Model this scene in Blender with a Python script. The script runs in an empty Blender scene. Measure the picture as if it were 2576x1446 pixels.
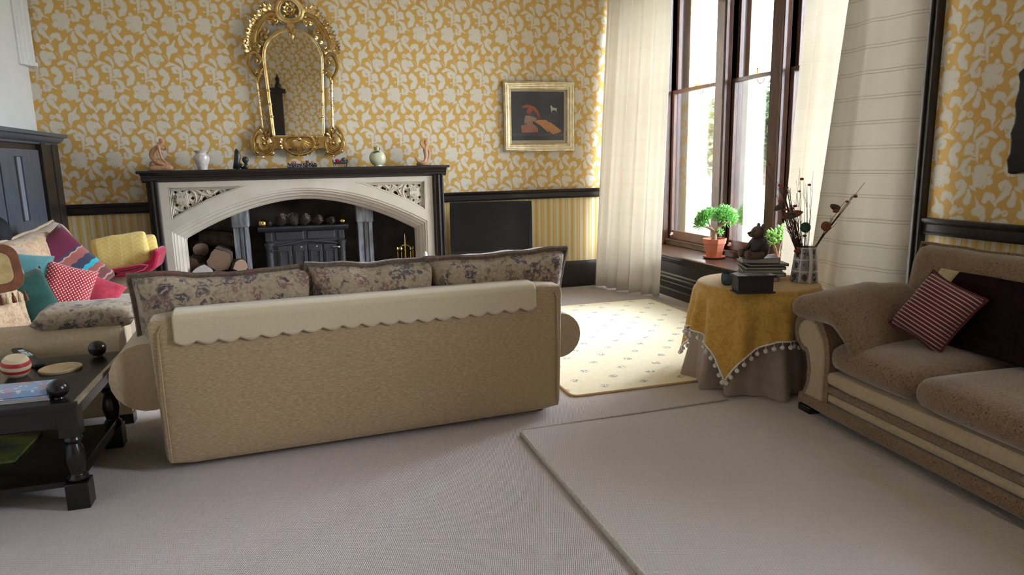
import bpy, bmesh, math, random
from mathutils import Vector, Matrix, noise as mnoise
from math import sin, cos, pi, radians, sqrt, atan2

C = bpy.context.scene.collection
SC = bpy.context.scene
random.seed(7)

# ------------------------------------------------------------------ camera
IW, IH, FPX, CAMH = 2576, 1446, 1717.0, 1.46
YAW, PITCH, ROLL = radians(17), radians(10.4), radians(1.12)
FW = Vector((sin(YAW)*cos(PITCH), cos(YAW)*cos(PITCH), -sin(PITCH)))
_r0 = Vector((cos(YAW), -sin(YAW), 0)); _u0 = _r0.cross(FW)
RT = _r0*cos(ROLL) - _u0*sin(ROLL)
UP = _u0*cos(ROLL) + _r0*sin(ROLL)
EYE = Vector((0, 0, CAMH))
cam = bpy.data.objects.new('camera', bpy.data.cameras.new('camera'))
cam.data.sensor_width = 36; cam.data.lens = FPX/IW*36; cam.data.clip_start = .05; cam.data.clip_end = 300
cam.matrix_world = Matrix(((RT.x, UP.x, -FW.x, 0), (RT.y, UP.y, -FW.y, 0), (RT.z, UP.z, -FW.z, CAMH), (0, 0, 0, 1)))
C.objects.link(cam); SC.camera = cam

def _ray(x, y): return FW + RT*((x-IW/2)/FPX) - UP*((y-IH/2)/FPX)
def at_z(x, y, z=0.): d = _ray(x, y); return EYE + d*((z-CAMH)/d.z)
def at_y(x, y, Y): d = _ray(x, y); return EYE + d*(Y/d.y)
def at_x(x, y, X): d = _ray(x, y); return EYE + d*(X/d.x)

# ------------------------------------------------------------------ world, light, exposure
SC.view_settings.view_transform = 'Standard'; SC.view_settings.look = 'None'
SC.view_settings.exposure = 0.0; SC.view_settings.gamma = 1.0
try: SC.view_settings.use_curve_mapping = False
except Exception: pass
SC.cycles.max_bounces = 10; SC.cycles.diffuse_bounces = 6; SC.cycles.glossy_bounces = 4
SC.cycles.transmission_bounces = 8; SC.cycles.transparent_max_bounces = 12
SC.cycles.sample_clamp_indirect = 12.0
SC.cycles.caustics_reflective = False; SC.cycles.caustics_refractive = False
W = bpy.data.worlds.new('sky'); SC.world = W; W.use_nodes = True
wn = W.node_tree.nodes; bg = wn['Background']
bg.inputs[0].default_value = (.84, .90, 1.0, 1); bg.inputs[1].default_value = 52.0
def portal(name, loc, rot, sx, sy):
    l = bpy.data.lights.new(name, 'AREA'); l.shape = 'RECTANGLE'; l.size = sx; l.size_y = sy
    l.cycles.is_portal = True
    o = bpy.data.objects.new(name, l); C.objects.link(o); o.location = loc; o.rotation_euler = rot
    return o
def skylight(name, loc, rot, sx, sy, power, col):
    l = bpy.data.lights.new(name, 'AREA'); l.shape = 'RECTANGLE'; l.size = sx; l.size_y = sy
    l.energy = power; l.color = col
    o = bpy.data.objects.new(name, l); C.objects.link(o); o.location = loc; o.rotation_euler = rot
    return o
portal('fill_window_portal', (4.0, .925, 2.3), (0, radians(90), 0), 2.1, .75)
# bay window daylight (world sky comes in through these openings) and the fill window added beside the camera
portal('bay_sky_portal', (4.55, 5.4, 1.75), (0, radians(90), 0), 2.9, 4.0)

# ------------------------------------------------------------------ mesh builder
class MB:
    def __init__(s): s.v = []; s.f = []
    def add(s, vs, fs, M=None):
        b = len(s.v)
        s.v += [(M @ Vector(p)) if M else Vector(p) for p in vs]
        s.f += [tuple(i+b for i in f) for f in fs]
        return s
    def box(s, x0, x1, y0, y1, z0, z1, M=None):
        v = [(x, y, z) for z in (z0, z1) for y in (y0, y1) for x in (x0, x1)]
        return s.add(v, [(0, 2, 3, 1), (4, 5, 7, 6), (0, 1, 5, 4), (2, 6, 7, 3), (0, 4, 6, 2), (1, 3, 7, 5)], M)
    def rbox(s, cx, cy, cz, sx, sy, sz, r, n=6, crown=(0, 0, 0), M=None, fn=None):
        """rounded box; crown bulges the faces"""
        hx, hy, hz = sx/2, sy/2, sz/2; r = min(r, hx, hy, hz)
        vs = []; fs = []; idx = {}
        def vid(i, j, k):
            key = (i, j, k)
            if key in idx: return idx[key]
            def co(t, h):
                a = t/n*2-1
                # denser near edges
                a = math.copysign(1-(1-abs(a))**1.35, a)
                return a*h
            p = Vector((co(i, hx), co(j, hy), co(k, hz)))
            q = Vector((max(-hx+r, min(hx-r, p.x)), max(-hy+r, min(hy-r, p.y)), max(-hz+r, min(hz-r, p.z))))
            d = p-q
            if d.length > 1e-9: p = q + d.normalized()*r
            u, v, w = p.x/hx, p.y/hy, p.z/hz
            p.x += crown[0]*u*max(0, 1-v*v)*max(0, 1-w*w)
            p.y += crown[1]*v*max(0, 1-u*u)*max(0, 1-w*w)
            p.z += crown[2]*w*max(0, 1-u*u)*max(0, 1-v*v)
            if fn: p = fn(p)
            idx[key] = len(vs); vs.append((p.x+cx, p.y+cy, p.z+cz)); return idx[key]
        for a in range(n):
            for b in range(n):
                fs.append((vid(a, b, 0), vid(a, b+1, 0), vid(a+1, b+1, 0), vid(a+1, b, 0)))
                fs.append((vid(a, b, n), vid(a+1, b, n), vid(a+1, b+1, n), vid(a, b+1, n)))
                fs.append((vid(a, 0, b), vid(a+1, 0, b), vid(a+1, 0, b+1), vid(a, 0, b+1)))
                fs.append((vid(a, n, b), vid(a, n, b+1), vid(a+1, n, b+1), vid(a+1, n, b)))
                fs.append((vid(0, a, b), vid(0, a, b+1), vid(0, a+1, b+1), vid(0, a+1, b)))
                fs.append((vid(n, a, b), vid(n, a+1, b), vid(n, a+1, b+1), vid(n, a, b+1)))
        return s.add(vs, fs, M)
    def prism(s, poly, axis, a, b, M=None):
        """extrude 2D polygon; axis 'x': poly=(y,z); 'y': poly=(x,z); 'z': poly=(x,y)"""
        def P(p, t):
            return {'x': (t, p[0], p[1]), 'y': (p[0], t, p[1]), 'z': (p[0], p[1], t)}[axis]
        n = len(poly)
        vs = [P(p, a) for p in poly] + [P(p, b) for p in poly]
        fs = [tuple(range(n)), tuple(reversed(range(n, 2*n)))]
        fs += [(i, i+n, (i+1) % n+n, (i+1) % n) for i in range(n)]
        return s.add(vs, fs, M)
    def lathe(s, prof, c=(0, 0, 0), n=24, M=None, cap=True, wob=None):
        vs = []; fs = []
        for (r, z) in prof:
            for k in range(n):
                a = 2*pi*k/n; rr = r*(wob(a, z) if wob else 1)
                vs.append((c[0]+rr*cos(a), c[1]+rr*sin(a), c[2]+z))
        m = len(prof)
        for i in range(m-1):
            for k in range(n):
                k2 = (k+1) % n
                fs.append((i*n+k, i*n+k2, (i+1)*n+k2, (i+1)*n+k))
        if cap:
            fs.append(tuple(reversed(range(n)))); fs.append(tuple(range((m-1)*n, m*n)))
        return s.add(vs, fs, M)
    def tube(s, path, rad, n=8, closed=False, M=None, flat=1.0):
        path = [Vector(p) for p in path]; m = len(path)
        if not hasattr(rad, '__len__'): rad = [rad]*m
        vs = []; fs = []; prev = None
        for i, p in enumerate(path):
            if closed: t = path[(i+1) % m]-path[i-1]
            else: t = path[min(i+1, m-1)]-path[max(i-1, 0)]
            if t.length < 1e-9: t = Vector((0, 0, 1))
            t.normalize()
            if prev is None:
                prev = t.orthogonal().normalized() if abs(t.y) > .9 else (Vector((0, 1, 0))-t*t.y).normalized()
            nn = (prev-t*prev.dot(t))
            if nn.length < 1e-6: nn = t.orthogonal()
            nn.normalize(); prev = nn; bb = t.cross(nn)
            for k in range(n):
                a = 2*pi*k/n
                vs.append(p+(nn*cos(a)*flat+bb*sin(a))*rad[i])
        L = m if closed else m-1
        for i in range(L):
            for k in range(n):
                k2 = (k+1) % n; j = (i+1) % m
                fs.append((i*n+k, i*n+k2, j*n+k2, j*n+k))
        if not closed:
            fs.append(tuple(reversed(range(n)))); fs.append(tuple(range((m-1)*n, m*n)))
        return s.add(vs, fs, M)
    def ball(s, c, r, n=12, M=None, fn=None):
        if not hasattr(r, '__len__'): r = (r, r, r)
        vs = []; fs = []; m = max(4, n//2+1)
        for i in range(m+1):
            th = pi*i/m
            for k in range(n):
                a = 2*pi*k/n
                d = Vector((sin(th)*cos(a), sin(th)*sin(a), -cos(th)))
                q = fn(d) if fn else 1
                vs.append((c[0]+r[0]*d.x*q, c[1]+r[1]*d.y*q, c[2]+r[2]*d.z*q))
        for i in range(m):
            for k in range(n):
                k2 = (k+1) % n
                fs.append((i*n+k, i*n+k2, (i+1)*n+k2, (i+1)*n+k))
        return s.add(vs, fs, M)
    def pillow(s, w, h, t, M, n=14, pinch=.07, puff=.5, wr=0., seed=0, dent=0.):
        vs = []; fs = []; idx = {}
        def vid(i, j, sd):
            if i in (0, n) or j in (0, n): sd = 0
            key = (i, j, sd)
            if key in idx: return idx[key]
            u = i/n*2-1; v = j/n*2-1
            x = w/2*u*(1-pinch*(1-v*v)*abs(u)); y = h/2*v*(1-pinch*(1-u*u)*abs(v))
            z = sd*t/2*((1-u**4)*(1-v**4))**puff
            if wr:
                k = wr*mnoise.noise(Vector((x*9+seed*3.1, y*9, seed)))
                z += k*(1 if sd else .6)
                y += wr*.8*mnoise.noise(Vector((x*6+seed, y*6, seed+5)))
            if dent: y -= dent*math.exp(-(u*2.2)**2)*max(0, v)
            idx[key] = len(vs); vs.append((x, y, z)); return idx[key]
        for i in range(n):
            for j in range(n):
                fs.append((vid(i, j, 1), vid(i+1, j, 1), vid(i+1, j+1, 1), vid(i, j+1, 1)))
                fs.append((vid(i, j, -1), vid(i, j+1, -1), vid(i+1, j+1, -1), vid(i+1, j, -1)))
        return s.add(vs, fs, M)
    def pillow_edge(s, w, h, M, r, n=14, pinch=.07, wr=0, seed=0, dent=0., k=6):
        pts = []
        def pt(u, v):
            x = w/2*u*(1-pinch*(1-v*v)*abs(u)); y = h/2*v*(1-pinch*(1-u*u)*abs(v)); z = 0
            if wr:
                z += wr*.6*mnoise.noise(Vector((x*9+seed*3.1, y*9, seed)))
                y += wr*.8*mnoise.noise(Vector((x*6+seed, y*6, seed+5)))
            if dent: y -= dent*math.exp(-(u*2.2)**2)*max(0, v)
            return (x, y, z)
        for i in range(n): pts.append(pt(i/n*2-1, -1))
        for i in range(n): pts.append(pt(1, i/n*2-1))
        for i in range(n): pts.append(pt(1-i/n*2, 1))
        for i in range(n): pts.append(pt(-1, 1-i/n*2))
        return s.tube(pts, r, k, True, M)
    def grid(s, fn, nu, nv, M=None):
        vs = [fn(i/nu, j/nv) for j in range(nv+1) for i in range(nu+1)]
        fs = [(j*(nu+1)+i, j*(nu+1)+i+1, (j+1)*(nu+1)+i+1, (j+1)*(nu+1)+i) for j in range(nv) for i in range(nu)]
        return s.add(vs, fs, M)
    def leaf(s, p, d, up, L, w, curl=.2, M=None):
        """small curved solid leaf"""
        p = Vector(p); d = Vector(d).normalized(); up = Vector(up); up = (up-d*up.dot(d))
        up = up.normalized() if up.length > 1e-6 else d.orthogonal().normalized()
        sd = d.cross(up); vs = []; fs = []
        N = 4
        for i in range(N+1):
            t = i/N; ww = w*sin(pi*(.12+.88*t)**.8)*.5 if t < 1 else 0.0005
            q = p+d*L*t+up*(curl*L*t*t)
            vs += [q-sd*ww, q+up*w*.12, q+sd*ww, q-up*w*.12]
        for i in range(N):
            for k in range(4):
                k2 = (k+1) % 4
                fs.append((i*4+k, i*4+k2, i*4+4+k2, i*4+4+k))
        fs += [(3, 2, 1, 0), (N*4, N*4+1, N*4+2, N*4+3)]
        return s.add(vs, fs, M)

ROOTM = {}
def obj(name, mb, mat=None, parent=None, smooth=True, bevel=0, sub=0, solid=0, angle=35, local=False, label=None, uv=None):
    me = bpy.data.meshes.new(name)
    me.from_pydata([tuple(v) for v in mb.v], [], mb.f)
    bm = bmesh.new(); bm.from_mesh(me)
    bmesh.ops.recalc_face_normals(bm, faces=bm.faces); bm.to_mesh(me); bm.free()
    o = bpy.data.objects.new(name, me); C.objects.link(o)
    if mat: me.materials.append(mat)
    if uv:
        Mi = uv[0].inverted(); ul = me.uv_layers.new(name='uv')
        for lp in me.loops:
            p = Mi @ me.vertices[lp.vertex_index].co; ul.data[lp.index].uv = (p.x/uv[1]+.5, p.y/uv[2]+.5)
    if smooth:
        for p in me.polygons: p.use_smooth = True
        if angle:
            try: me.set_sharp_from_angle(angle=radians(angle))
            except Exception: pass
    if solid:
        m = o.modifiers.new('solid', 'SOLIDIFY'); m.thickness = solid; m.offset = 0
    if bevel:
        m = o.modifiers.new('bevel', 'BEVEL'); m.width = bevel; m.segments = 2; m.limit_method = 'ANGLE'; m.angle_limit = radians(40)
    if sub:
        m = o.modifiers.new('sub', 'SUBSURF'); m.levels = sub; m.render_levels = sub
    if parent:
        o.parent = parent
        if not local: o.matrix_parent_inverse = ROOTM.get(parent.name, Matrix()).inverted()
    if label: o['label'] = label
    return o
def thing(name, label, cat, loc=(0, 0, 0), rz=0., group=None):
    o = bpy.data.objects.new(name, None); C.objects.link(o); o.empty_display_size = .1
    o.location = loc; o.rotation_euler = (0, 0, rz)
    ROOTM[o.name] = Matrix.Translation(Vector(loc)) @ Matrix.Rotation(rz, 4, 'Z')
    o['label'] = label; o['category'] = cat
    if group: o['group'] = group
    return o
def tag(o, label, cat, group=None, kind=None):
    o['label'] = label; o['category'] = cat
    if group: o['group'] = group
    if kind: o['kind'] = kind
    if o.type == 'MESH' and o.parent is None and o.location.length == 0 and len(o.data.vertices):
        vs = o.data.vertices
        lo = [min(v.co[i] for v in vs) for i in range(3)]; hi = [max(v.co[i] for v in vs) for i in range(3)]
        c = Vector(((lo[0]+hi[0])/2, (lo[1]+hi[1])/2, lo[2]))
        o.data.transform(Matrix.Translation(-c)); o.location = c
    return o
def structure(name, mb=None, mat=None, label=None, cat=None, **k):
    if mb is None:
        o = bpy.data.objects.new(name, None); C.objects.link(o); ROOTM[o.name] = Matrix()
    else:
        o = obj(name, mb, mat, **k)
    o['kind'] = 'structure'; o['label'] = label; o['category'] = cat
    return o
def frameM(c, n, up=(0, 0, 1), roll=0.):
    """matrix with local z = n, local y ~ up"""
    z = Vector(n).normalized(); u = Vector(up); y = (u-z*u.dot(z)).normalized(); x = y.cross(z)
    M = Matrix(((x.x, y.x, z.x, c[0]), (x.y, y.y, z.y, c[1]), (x.z, y.z, z.z, c[2]), (0, 0, 0, 1)))
    return M @ Matrix.Rotation(roll, 4, 'Z')
def capsule_field(p, a, b, ra, rb):
    ax, az = a; bx, bz = b; dx, dz = bx-ax, bz-az
    L = dx*dx+dz*dz
    t = 0 if L < 1e-12 else max(0, min(1, ((p[0]-ax)*dx+(p[1]-az)*dz)/L))
    return math.hypot(p[0]-ax-t*dx, p[1]-az-t*dz)-(ra+(rb-ra)*t)
def plate(mb, field, x0, x1, z0, z1, h, yf, yb, smooth_it=3):
    """solid plate (facing -y) where field(x,z)<0, edges snapped to the zero line"""
    nx = int((x1-x0)/h); nz = int((z1-z0)/h); hx = (x1-x0)/nx; hz = (z1-z0)/nz
    inside = [[field(x0+(i+.5)*hx, z0+(j+.5)*hz) < 0 for i in range(nx)] for j in range(nz)]
    vid = {}; pts = []; cells = []
    def V(i, j):
        if (i, j) not in vid:
            vid[(i, j)] = len(pts); pts.append([x0+i*hx, z0+j*hz])
        return vid[(i, j)]
    edges = {}
    for j in range(nz):
        for i in range(nx):
            if inside[j][i]:
                c = (V(i, j), V(i+1, j), V(i+1, j+1), V(i, j+1)); cells.append(c)
                for k in range(4):
                    e = (c[k], c[(k+1) % 4]); r = (e[1], e[0])
                    if r in edges: del edges[r]
                    else: edges[e] = 1
    bnd = set(a for e in edges for a in e)
    for b in bnd:
        p = pts[b]; e = h*.2
        for _ in range(smooth_it):
            f = field(p[0], p[1]); gx = (field(p[0]+e, p[1])-field(p[0]-e, p[1]))/(2*e); gz = (field(p[0], p[1]+e)-field(p[0], p[1]-e))/(2*e)
            g = gx*gx+gz*gz
            if g < 1e-4: break
            s = max(-h*.5, min(h*.5, f/max(g, .3)))
            p[0] -= s*gx; p[1] -= s*gz
    n = len(pts)
    vs = [(p[0], yf, p[1]) for p in pts]+[(p[0], yb, p[1]) for p in pts]
    fs = [tuple(c) for c in cells]+[tuple(i+n for i in reversed(c)) for c in cells]
    fs += [(a, a+n, b+n, b) for (a, b) in edges]
    return mb.add(vs, fs)

# ------------------------------------------------------------------ materials
class NT:
    def __init__(s, name):
        s.m = bpy.data.materials.new(name); s.m.use_nodes = True
        s.t = s.m.node_tree; s.b = s.t.nodes['Principled BSDF']; s.out = s.t.nodes['Material Output']
        s.co = None
    def n(s, typ, **k):
        o = s.t.nodes.new('ShaderNode'+typ)
        for a, v in k.items(): setattr(o, a, v)
        return o
    def l(s, a, b): s.t.links.new(a, b)
    def put(s, sock, v):
        if isinstance(v, bpy.types.NodeSocket): s.l(v, sock)
        else: sock.default_value = v
    def coord(s):
        if not s.co: s.co = s.n('TexCoord').outputs['Object']
        return s.co
    def math(s, op, a, b=0., c=0., clamp=False):
        o = s.n('Math', operation=op, use_clamp=clamp)
        s.put(o.inputs[0], a); s.put(o.inputs[1], b)
        if len(o.inputs) > 2: s.put(o.inputs[2], c)
        return o.outputs[0]
    def vec(s, op, a, b=(0, 0, 0), c=(0, 0, 0), scale=None):
        o = s.n('VectorMath', operation=op)
        s.put(o.inputs[0], a)
        if op not in ('LENGTH', 'SCALE'): s.put(o.inputs[1], b)
        if op == 'WRAP': s.put(o.inputs[2], c)
        if scale is not None: s.put(o.inputs['Scale'], scale)
        return o.outputs['Value'] if op in ('LENGTH', 'DOT_PRODUCT', 'DISTANCE') else o.outputs[0]
    def mapping(s, v, scale=(1, 1, 1), rot=(0, 0, 0), loc=(0, 0, 0)):
        o = s.n('Mapping'); s.l(v, o.inputs[0]); o.inputs[1].default_value = loc; o.inputs[2].default_value = rot; o.inputs[3].default_value = scale
        return o.outputs[0]
    def noise(s, scale, detail=3, rough=.55, v=None, dist=0.):
        o = s.n('TexNoise'); s.l(v or s.coord(), o.inputs['Vector'])
        o.inputs['Scale'].default_value = scale; o.inputs['Detail'].default_value = detail; o.inputs['Roughness'].default_value = rough
        o.inputs['Distortion'].default_value = dist
        return o.outputs[0]
    def voro(s, scale, v=None, feature='F1', rnd=1.):
        o = s.n('TexVoronoi', feature=feature); s.l(v or s.coord(), o.inputs['Vector']); o.inputs['Scale'].default_value = scale
        o.inputs['Randomness'].default_value = rnd
        return o
    def wave(s, scale, v=None, axis='X', dist=0., dscale=1., detail=2):
        o = s.n('TexWave', bands_direction=axis); s.l(v or s.coord(), o.inputs['Vector']); o.inputs['Scale'].default_value = scale
        o.inputs['Distortion'].default_value = dist; o.inputs['Detail'].default_value = detail; o.inputs['Detail Scale'].default_value = dscale
        return o.outputs[1]
    def step(s, v, lo, hi):
        o = s.n('MapRange', interpolation_type='SMOOTHSTEP'); s.put(o.inputs[0], v); o.inputs[1].default_value = lo; o.inputs[2].default_value = hi
        return o.outputs[0]
    def mix(s, f, a, b):
        o = s.n('Mix', data_type='RGBA'); s.put(o.inputs[0], f)
        for sk, v in ((o.inputs[6], a), (o.inputs[7], b)):
            if isinstance(v, bpy.types.NodeSocket): s.l(v, sk)
            else: sk.default_value = (*v[:3], 1)
        return o.outputs[2]
    def ramp(s, v, stops, const=False):
        o = s.n('ValToRGB'); s.put(o.inputs[0], v); cr = o.color_ramp
        if const: cr.interpolation = 'CONSTANT'
        while len(cr.elements) < len(stops): cr.elements.new(.5)
        for e, (p, c) in zip(cr.elements, stops): e.position = p; e.color = (*c, 1)
        return o.outputs[0]
    def color(s, c):
        if isinstance(c, bpy.types.NodeSocket): s.l(c, s.b.inputs['Base Color'])
        else: s.b.inputs['Base Color'].default_value = (*c[:3], 1)
    def bump(s, h, strength=.3, dist=.01):
        o = s.n('Bump'); s.put(o.inputs['Height'], h); o.inputs['Strength'].default_value = strength; o.inputs['Distance'].default_value = dist
        s.l(o.outputs[0], s.b.inputs['Normal'])
    def set(s, rough=.6, metal=0., spec=.4, sheen=0., coat=0.):
        b = s.b.inputs; b['Roughness'].default_value = rough; b['Metallic'].default_value = metal
        b['Specular IOR Level'].default_value = spec; b['Sheen Weight'].default_value = sheen; b['Coat Weight'].default_value = coat
        return s
def simple(name, c1, c2=None, scale=12, rough=.6, metal=0., spec=.4, bscale=0, bstr=.2, bdist=.004, sheen=0., coat=0., stretch=(1, 1, 1), lo=.35, hi=.65):
    t = NT(name); t.set(rough, metal, spec, sheen, coat)
    v = t.mapping(t.coord(), stretch)
    if c2: t.color(t.mix(t.step(t.noise(scale, 4, .6, v), lo, hi), c1, c2))
    else: t.color(c1)
    if bscale: t.bump(t.noise(bscale, 3, .6, v), bstr, bdist)
    return t.m

def wallpaper(name, axis, u0, z0, SX=.296, SZ=.616):
    """ochre paper with a repeat of cream scrolls, leaves and flowers"""
    t = NT(name); t.set(.55, 0, .35)
    co = t.coord(); sp = t.n('SeparateXYZ'); t.l(co, sp.inputs[0])
    cb = t.n('CombineXYZ'); t.l(t.math('SUBTRACT', sp.outputs[axis], u0), cb.inputs[0]); t.l(t.math('SUBTRACT', sp.outputs[2], z0), cb.inputs[1])
    kx = .296/SX; kz = .616/SZ
    P = t.vec('MULTIPLY', cb.outputs[0], (kx, kz, 0))
    nz = t.n('TexNoise'); t.l(P, nz.inputs['Vector']); nz.inputs['Scale'].default_value = 55; nz.inputs['Detail'].default_value = 1
    P = t.vec('ADD', P, t.vec('SCALE', t.vec('SUBTRACT', nz.outputs[1], (.5, .5, .5)), scale=.003))
    S = .000906
    strokes = [[(335,105,17),(338,84,25),(311,73,26),(288,95,24),(300,132,25),(332,167,20),(372,207,9)], [(195,130,3),(220,106,18),(242,100,10)], [(252,128,12),(245,165,21),(258,204,29)],
        [(366,228,9),(376,196,20),(402,167,24),(434,162,27),(450,196,20)], [(300,352,42),(312,385,48),(318,420,34)], [(340,352,30)], [(296,274,24)], [(348,266,27),(372,296,17)], [(380,374,21),(366,335,14)],
        [(194,178,5),(174,214,13),(163,246,22),(150,268,42),(186,276,28)], [(150,268,36),(124,312,22),(124,372,4)], [(200,370,23),(226,386,20),(243,422,13),(248,467,4)],
        [(88,436,13),(125,416,20),(172,421,9)], [(184,500,15),(160,494,18),(156,464,22),(186,446,22),(214,466,23),(222,512,19),(214,562,14),(204,612,4)], [(238,500,20),(276,506,34),(296,540,22)], [(276,530,24),(236,562,8)],
        [(46,458,4),(46,500,36),(76,522,28),(84,560,27),(60,600,34),(34,632,12)], [(214,592,4),(260,581,12),(296,612,25),(316,652,21),(298,690,18)], [(262,648,15),(270,685,23)], [(316,652,12),(376,681,4)],
        [(150,688,62)], [(115,670,36)], [(188,660,36)], [(190,715,42)], [(104,742,27)], [(150,766,29)], [(196,757,29)], [(134,616,19)], [(229,690,14)], [(180,565,11)], [(74,328,2.5),(122,386,2.5)], [(216,318,2.5),(250,362,2.5)]]
    segs = []
    for st in strokes:
        if len(st) == 1: segs.append((*st[0], None))
        for p, q in zip(st, st[1:]): segs.append((*p, q))
    d = None
    for (x1, y1, r1, q2) in segs:
        a = Vector(((x1-330)*S, -(y1-350)*S, 0))
        q = t.vec('WRAP', t.vec('SUBTRACT', P, tuple(a)), (.148, .308, 1), (-.148, -.308, -1))
        if q2 is None: dd = t.math('SUBTRACT', t.vec('LENGTH', q), r1*S*1.03)
        else:
            x2, y2, r2 = q2
            ab = Vector(((x2-330)*S, -(y2-350)*S, 0))-a; L2 = max(ab.length_squared, 1e-9)
            h = t.math('MAXIMUM', t.math('MINIMUM', t.math('MULTIPLY', t.vec('DOT_PRODUCT', q, tuple(ab)), 1/L2), 1.), 0.)
            ln = t.vec('LENGTH', t.vec('SUBTRACT', q, t.vec('SCALE', tuple(ab), scale=h)))
            dd = t.math('SUBTRACT', ln, t.math('MULTIPLY_ADD', h, (r2-r1)*S*1.03, r1*S*1.03))
        d = dd if d is None else t.math('SMOOTH_MIN', d, dd, .0045)
    # ragged petal edges
    d = t.math('ADD', d, t.math('MULTIPLY', t.math('SUBTRACT', t.noise(150, 1, .5, P), .5), .0045))
    # fine gold veins drawn in the petals and curls
    v = None
    for (x1, y1, x2, y2) in ((345,150,376,196),(318,96,330,112),(178,474,192,492),(236,478,232,545),(330,395,348,420),(352,392,330,398),(270,655,282,676),(118,700,98,690),(150,792,146,772),(290,268,304,282)):
        a = Vector(((x1-330)*S, -(y1-350)*S, 0)); ab = Vector(((x2-x1)*S, -(y2-y1)*S, 0)); L2 = ab.length_squared
        q = t.vec('WRAP', t.vec('SUBTRACT', P, tuple(a)), (.148, .308, 1), (-.148, -.308, -1))
        h = t.math('MAXIMUM', t.math('MINIMUM', t.math('MULTIPLY', t.vec('DOT_PRODUCT', q, tuple(ab)), 1/L2), 1.), 0.)
        ln = t.vec('LENGTH', t.vec('SUBTRACT', q, t.vec('SCALE', tuple(ab), scale=h)))
        v = ln if v is None else t.math('MINIMUM', v, ln)
    d = t.math('MAXIMUM', d, t.math('SUBTRACT', .0022, v))
    mask = t.step(d, .0015, -.0015)
    rim = t.math('MULTIPLY', t.step(d, -.009, -.005), t.step(d, .0, -.004))
    cream = t.mix(t.math('MULTIPLY', t.step(t.noise(60, 2, .6, P), .52, .62), .45), (.72, .665, .56), (.64, .575, .45))
    cream = t.mix(t.math('MULTIPLY', rim, .35), cream, (.56, .47, .28))
    base = t.mix(t.noise(220, 2, .6, P), (.66, .41, .115), (.61, .365, .095))
    t.color(t.mix(mask, base, cream))
    return t.m
def striped_paper(name, axis):
    t = NT(name); t.set(.55, 0, .35)
    sp = t.n('SeparateXYZ'); t.l(t.coord(), sp.inputs[0])
    f = t.math('FRACT', t.math('MULTIPLY', sp.outputs[axis], 1/.148))
    O = (.66, .40, .09); Cc = (.72, .66, .48); Y = (.74, .57, .24)
    st = [(0, Cc), (.16, Y), (.19, Cc), (.22, O), (.25, Cc), (.27, O), (.40, Y), (.43, O), (.47, Cc), (.50, O), (.53, Cc), (.70, Y), (.74, O), (.79, Cc), (.82, O), (.85, Y), (.95, O)]
    t.color(t.ramp(f, st, True))
    return t.m
M = {}
M['paper_far'] = wallpaper('ochre_damask_paper', 0, at_y(952.7, 157, 7.4).x, at_y(952.7, 157, 7.4).z)
M['paper_side'] = wallpaper('ochre_damask_paper_side', 1, 2.62, 1.62, .27, .56)
M['paper_back'] = wallpaper('ochre_damask_paper_back', 0, .1, 2.0)
M['stripe_far'] = striped_paper('striped_paper', 0); M['stripe_side'] = striped_paper('striped_paper_side', 1)
M['plaster'] = simple('white_plaster', (.74, .75, .74), (.70, .71, .69), 3, .7, bscale=30, bstr=.05)
M['ceiling'] = simple('white_ceiling_paint', (.78, .77, .74), None, rough=.8)
def wood(name, c1, c2, rough=.35, sc=(1, 1, 1), scale=6, spec=.45):
    t = NT(name); t.set(rough, 0, spec)
    v = t.mapping(t.coord(), sc); n = t.noise(scale, 6, .65, v, .6)
    t.color(t.mix(t.step(n, .3, .7), c1, c2)); t.bump(n, .12, .002); return t.m
M['oak_dark'] = wood('dark_stained_oak', (.010, .007, .006), (.030, .019, .014), .42, (1, 6, 6), 8)
M['oak_dark_v'] = wood('dark_stained_oak_upright', (.010, .007, .006), (.032, .020, .014), .42, (6, 6, 1), 8)
M['oak_seat'] = wood('dark_oak_window_board', (.028, .014, .009), (.085, .038, .020), .28, (5, 1, 5), 7, .55)
M['oak_frame'] = wood('varnished_window_frame', (.035, .015, .010), (.10, .042, .026), .3, (5, 5, 1), 6, .55)
M['black_wood'] = wood('black_lacquered_wood', (.006, .005, .005), (.014, .011, .010), .25, (1, 5, 5), 8)
M['panel_sky_tint'] = wood('dark_panel_sky_reflection', (.055, .064, .085), (.085, .098, .125), .33, (5, 5, 1), 6, .6)  # bluish tint is the bay sky's reflection put into the colour
def carpet_mat(name, c1, c2, rot):
    t = NT(name); t.set(.95, 0, .1, .25)
    v = t.mapping(t.coord(), (1, 1, 1), (0, 0, rot))
    w = t.wave(42, v, 'X', 2.2, 3.0); w2 = t.wave(26, v, 'Y', 3.0, 4.)
    n = t.noise(160, 3, .7)
    h = t.math('ADD', t.math('MULTIPLY', w, t.math('ADD', w2, .4)), t.math('MULTIPLY', n, .9))
    big = t.noise(1.3, 2)
    t.color(t.mix(t.step(h, .35, 1.35), c2, t.mix(big, c1, tuple(x*.93 for x in c1))))
    t.bump(h, .45, .006); return t.m
M['carpet'] = carpet_mat('taupe_fitted_carpet', (.67, .59, .56), (.48, .415, .39), .35)
M['carpet2'] = carpet_mat('taupe_ribbed_carpet', (.68, .60, .575), (.52, .45, .425), 1.9)
M['binding'] = simple('carpet_binding', (.55, .50, .43), (.42, .38, .32), 60, .9, bscale=90, bstr=.4)
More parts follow.
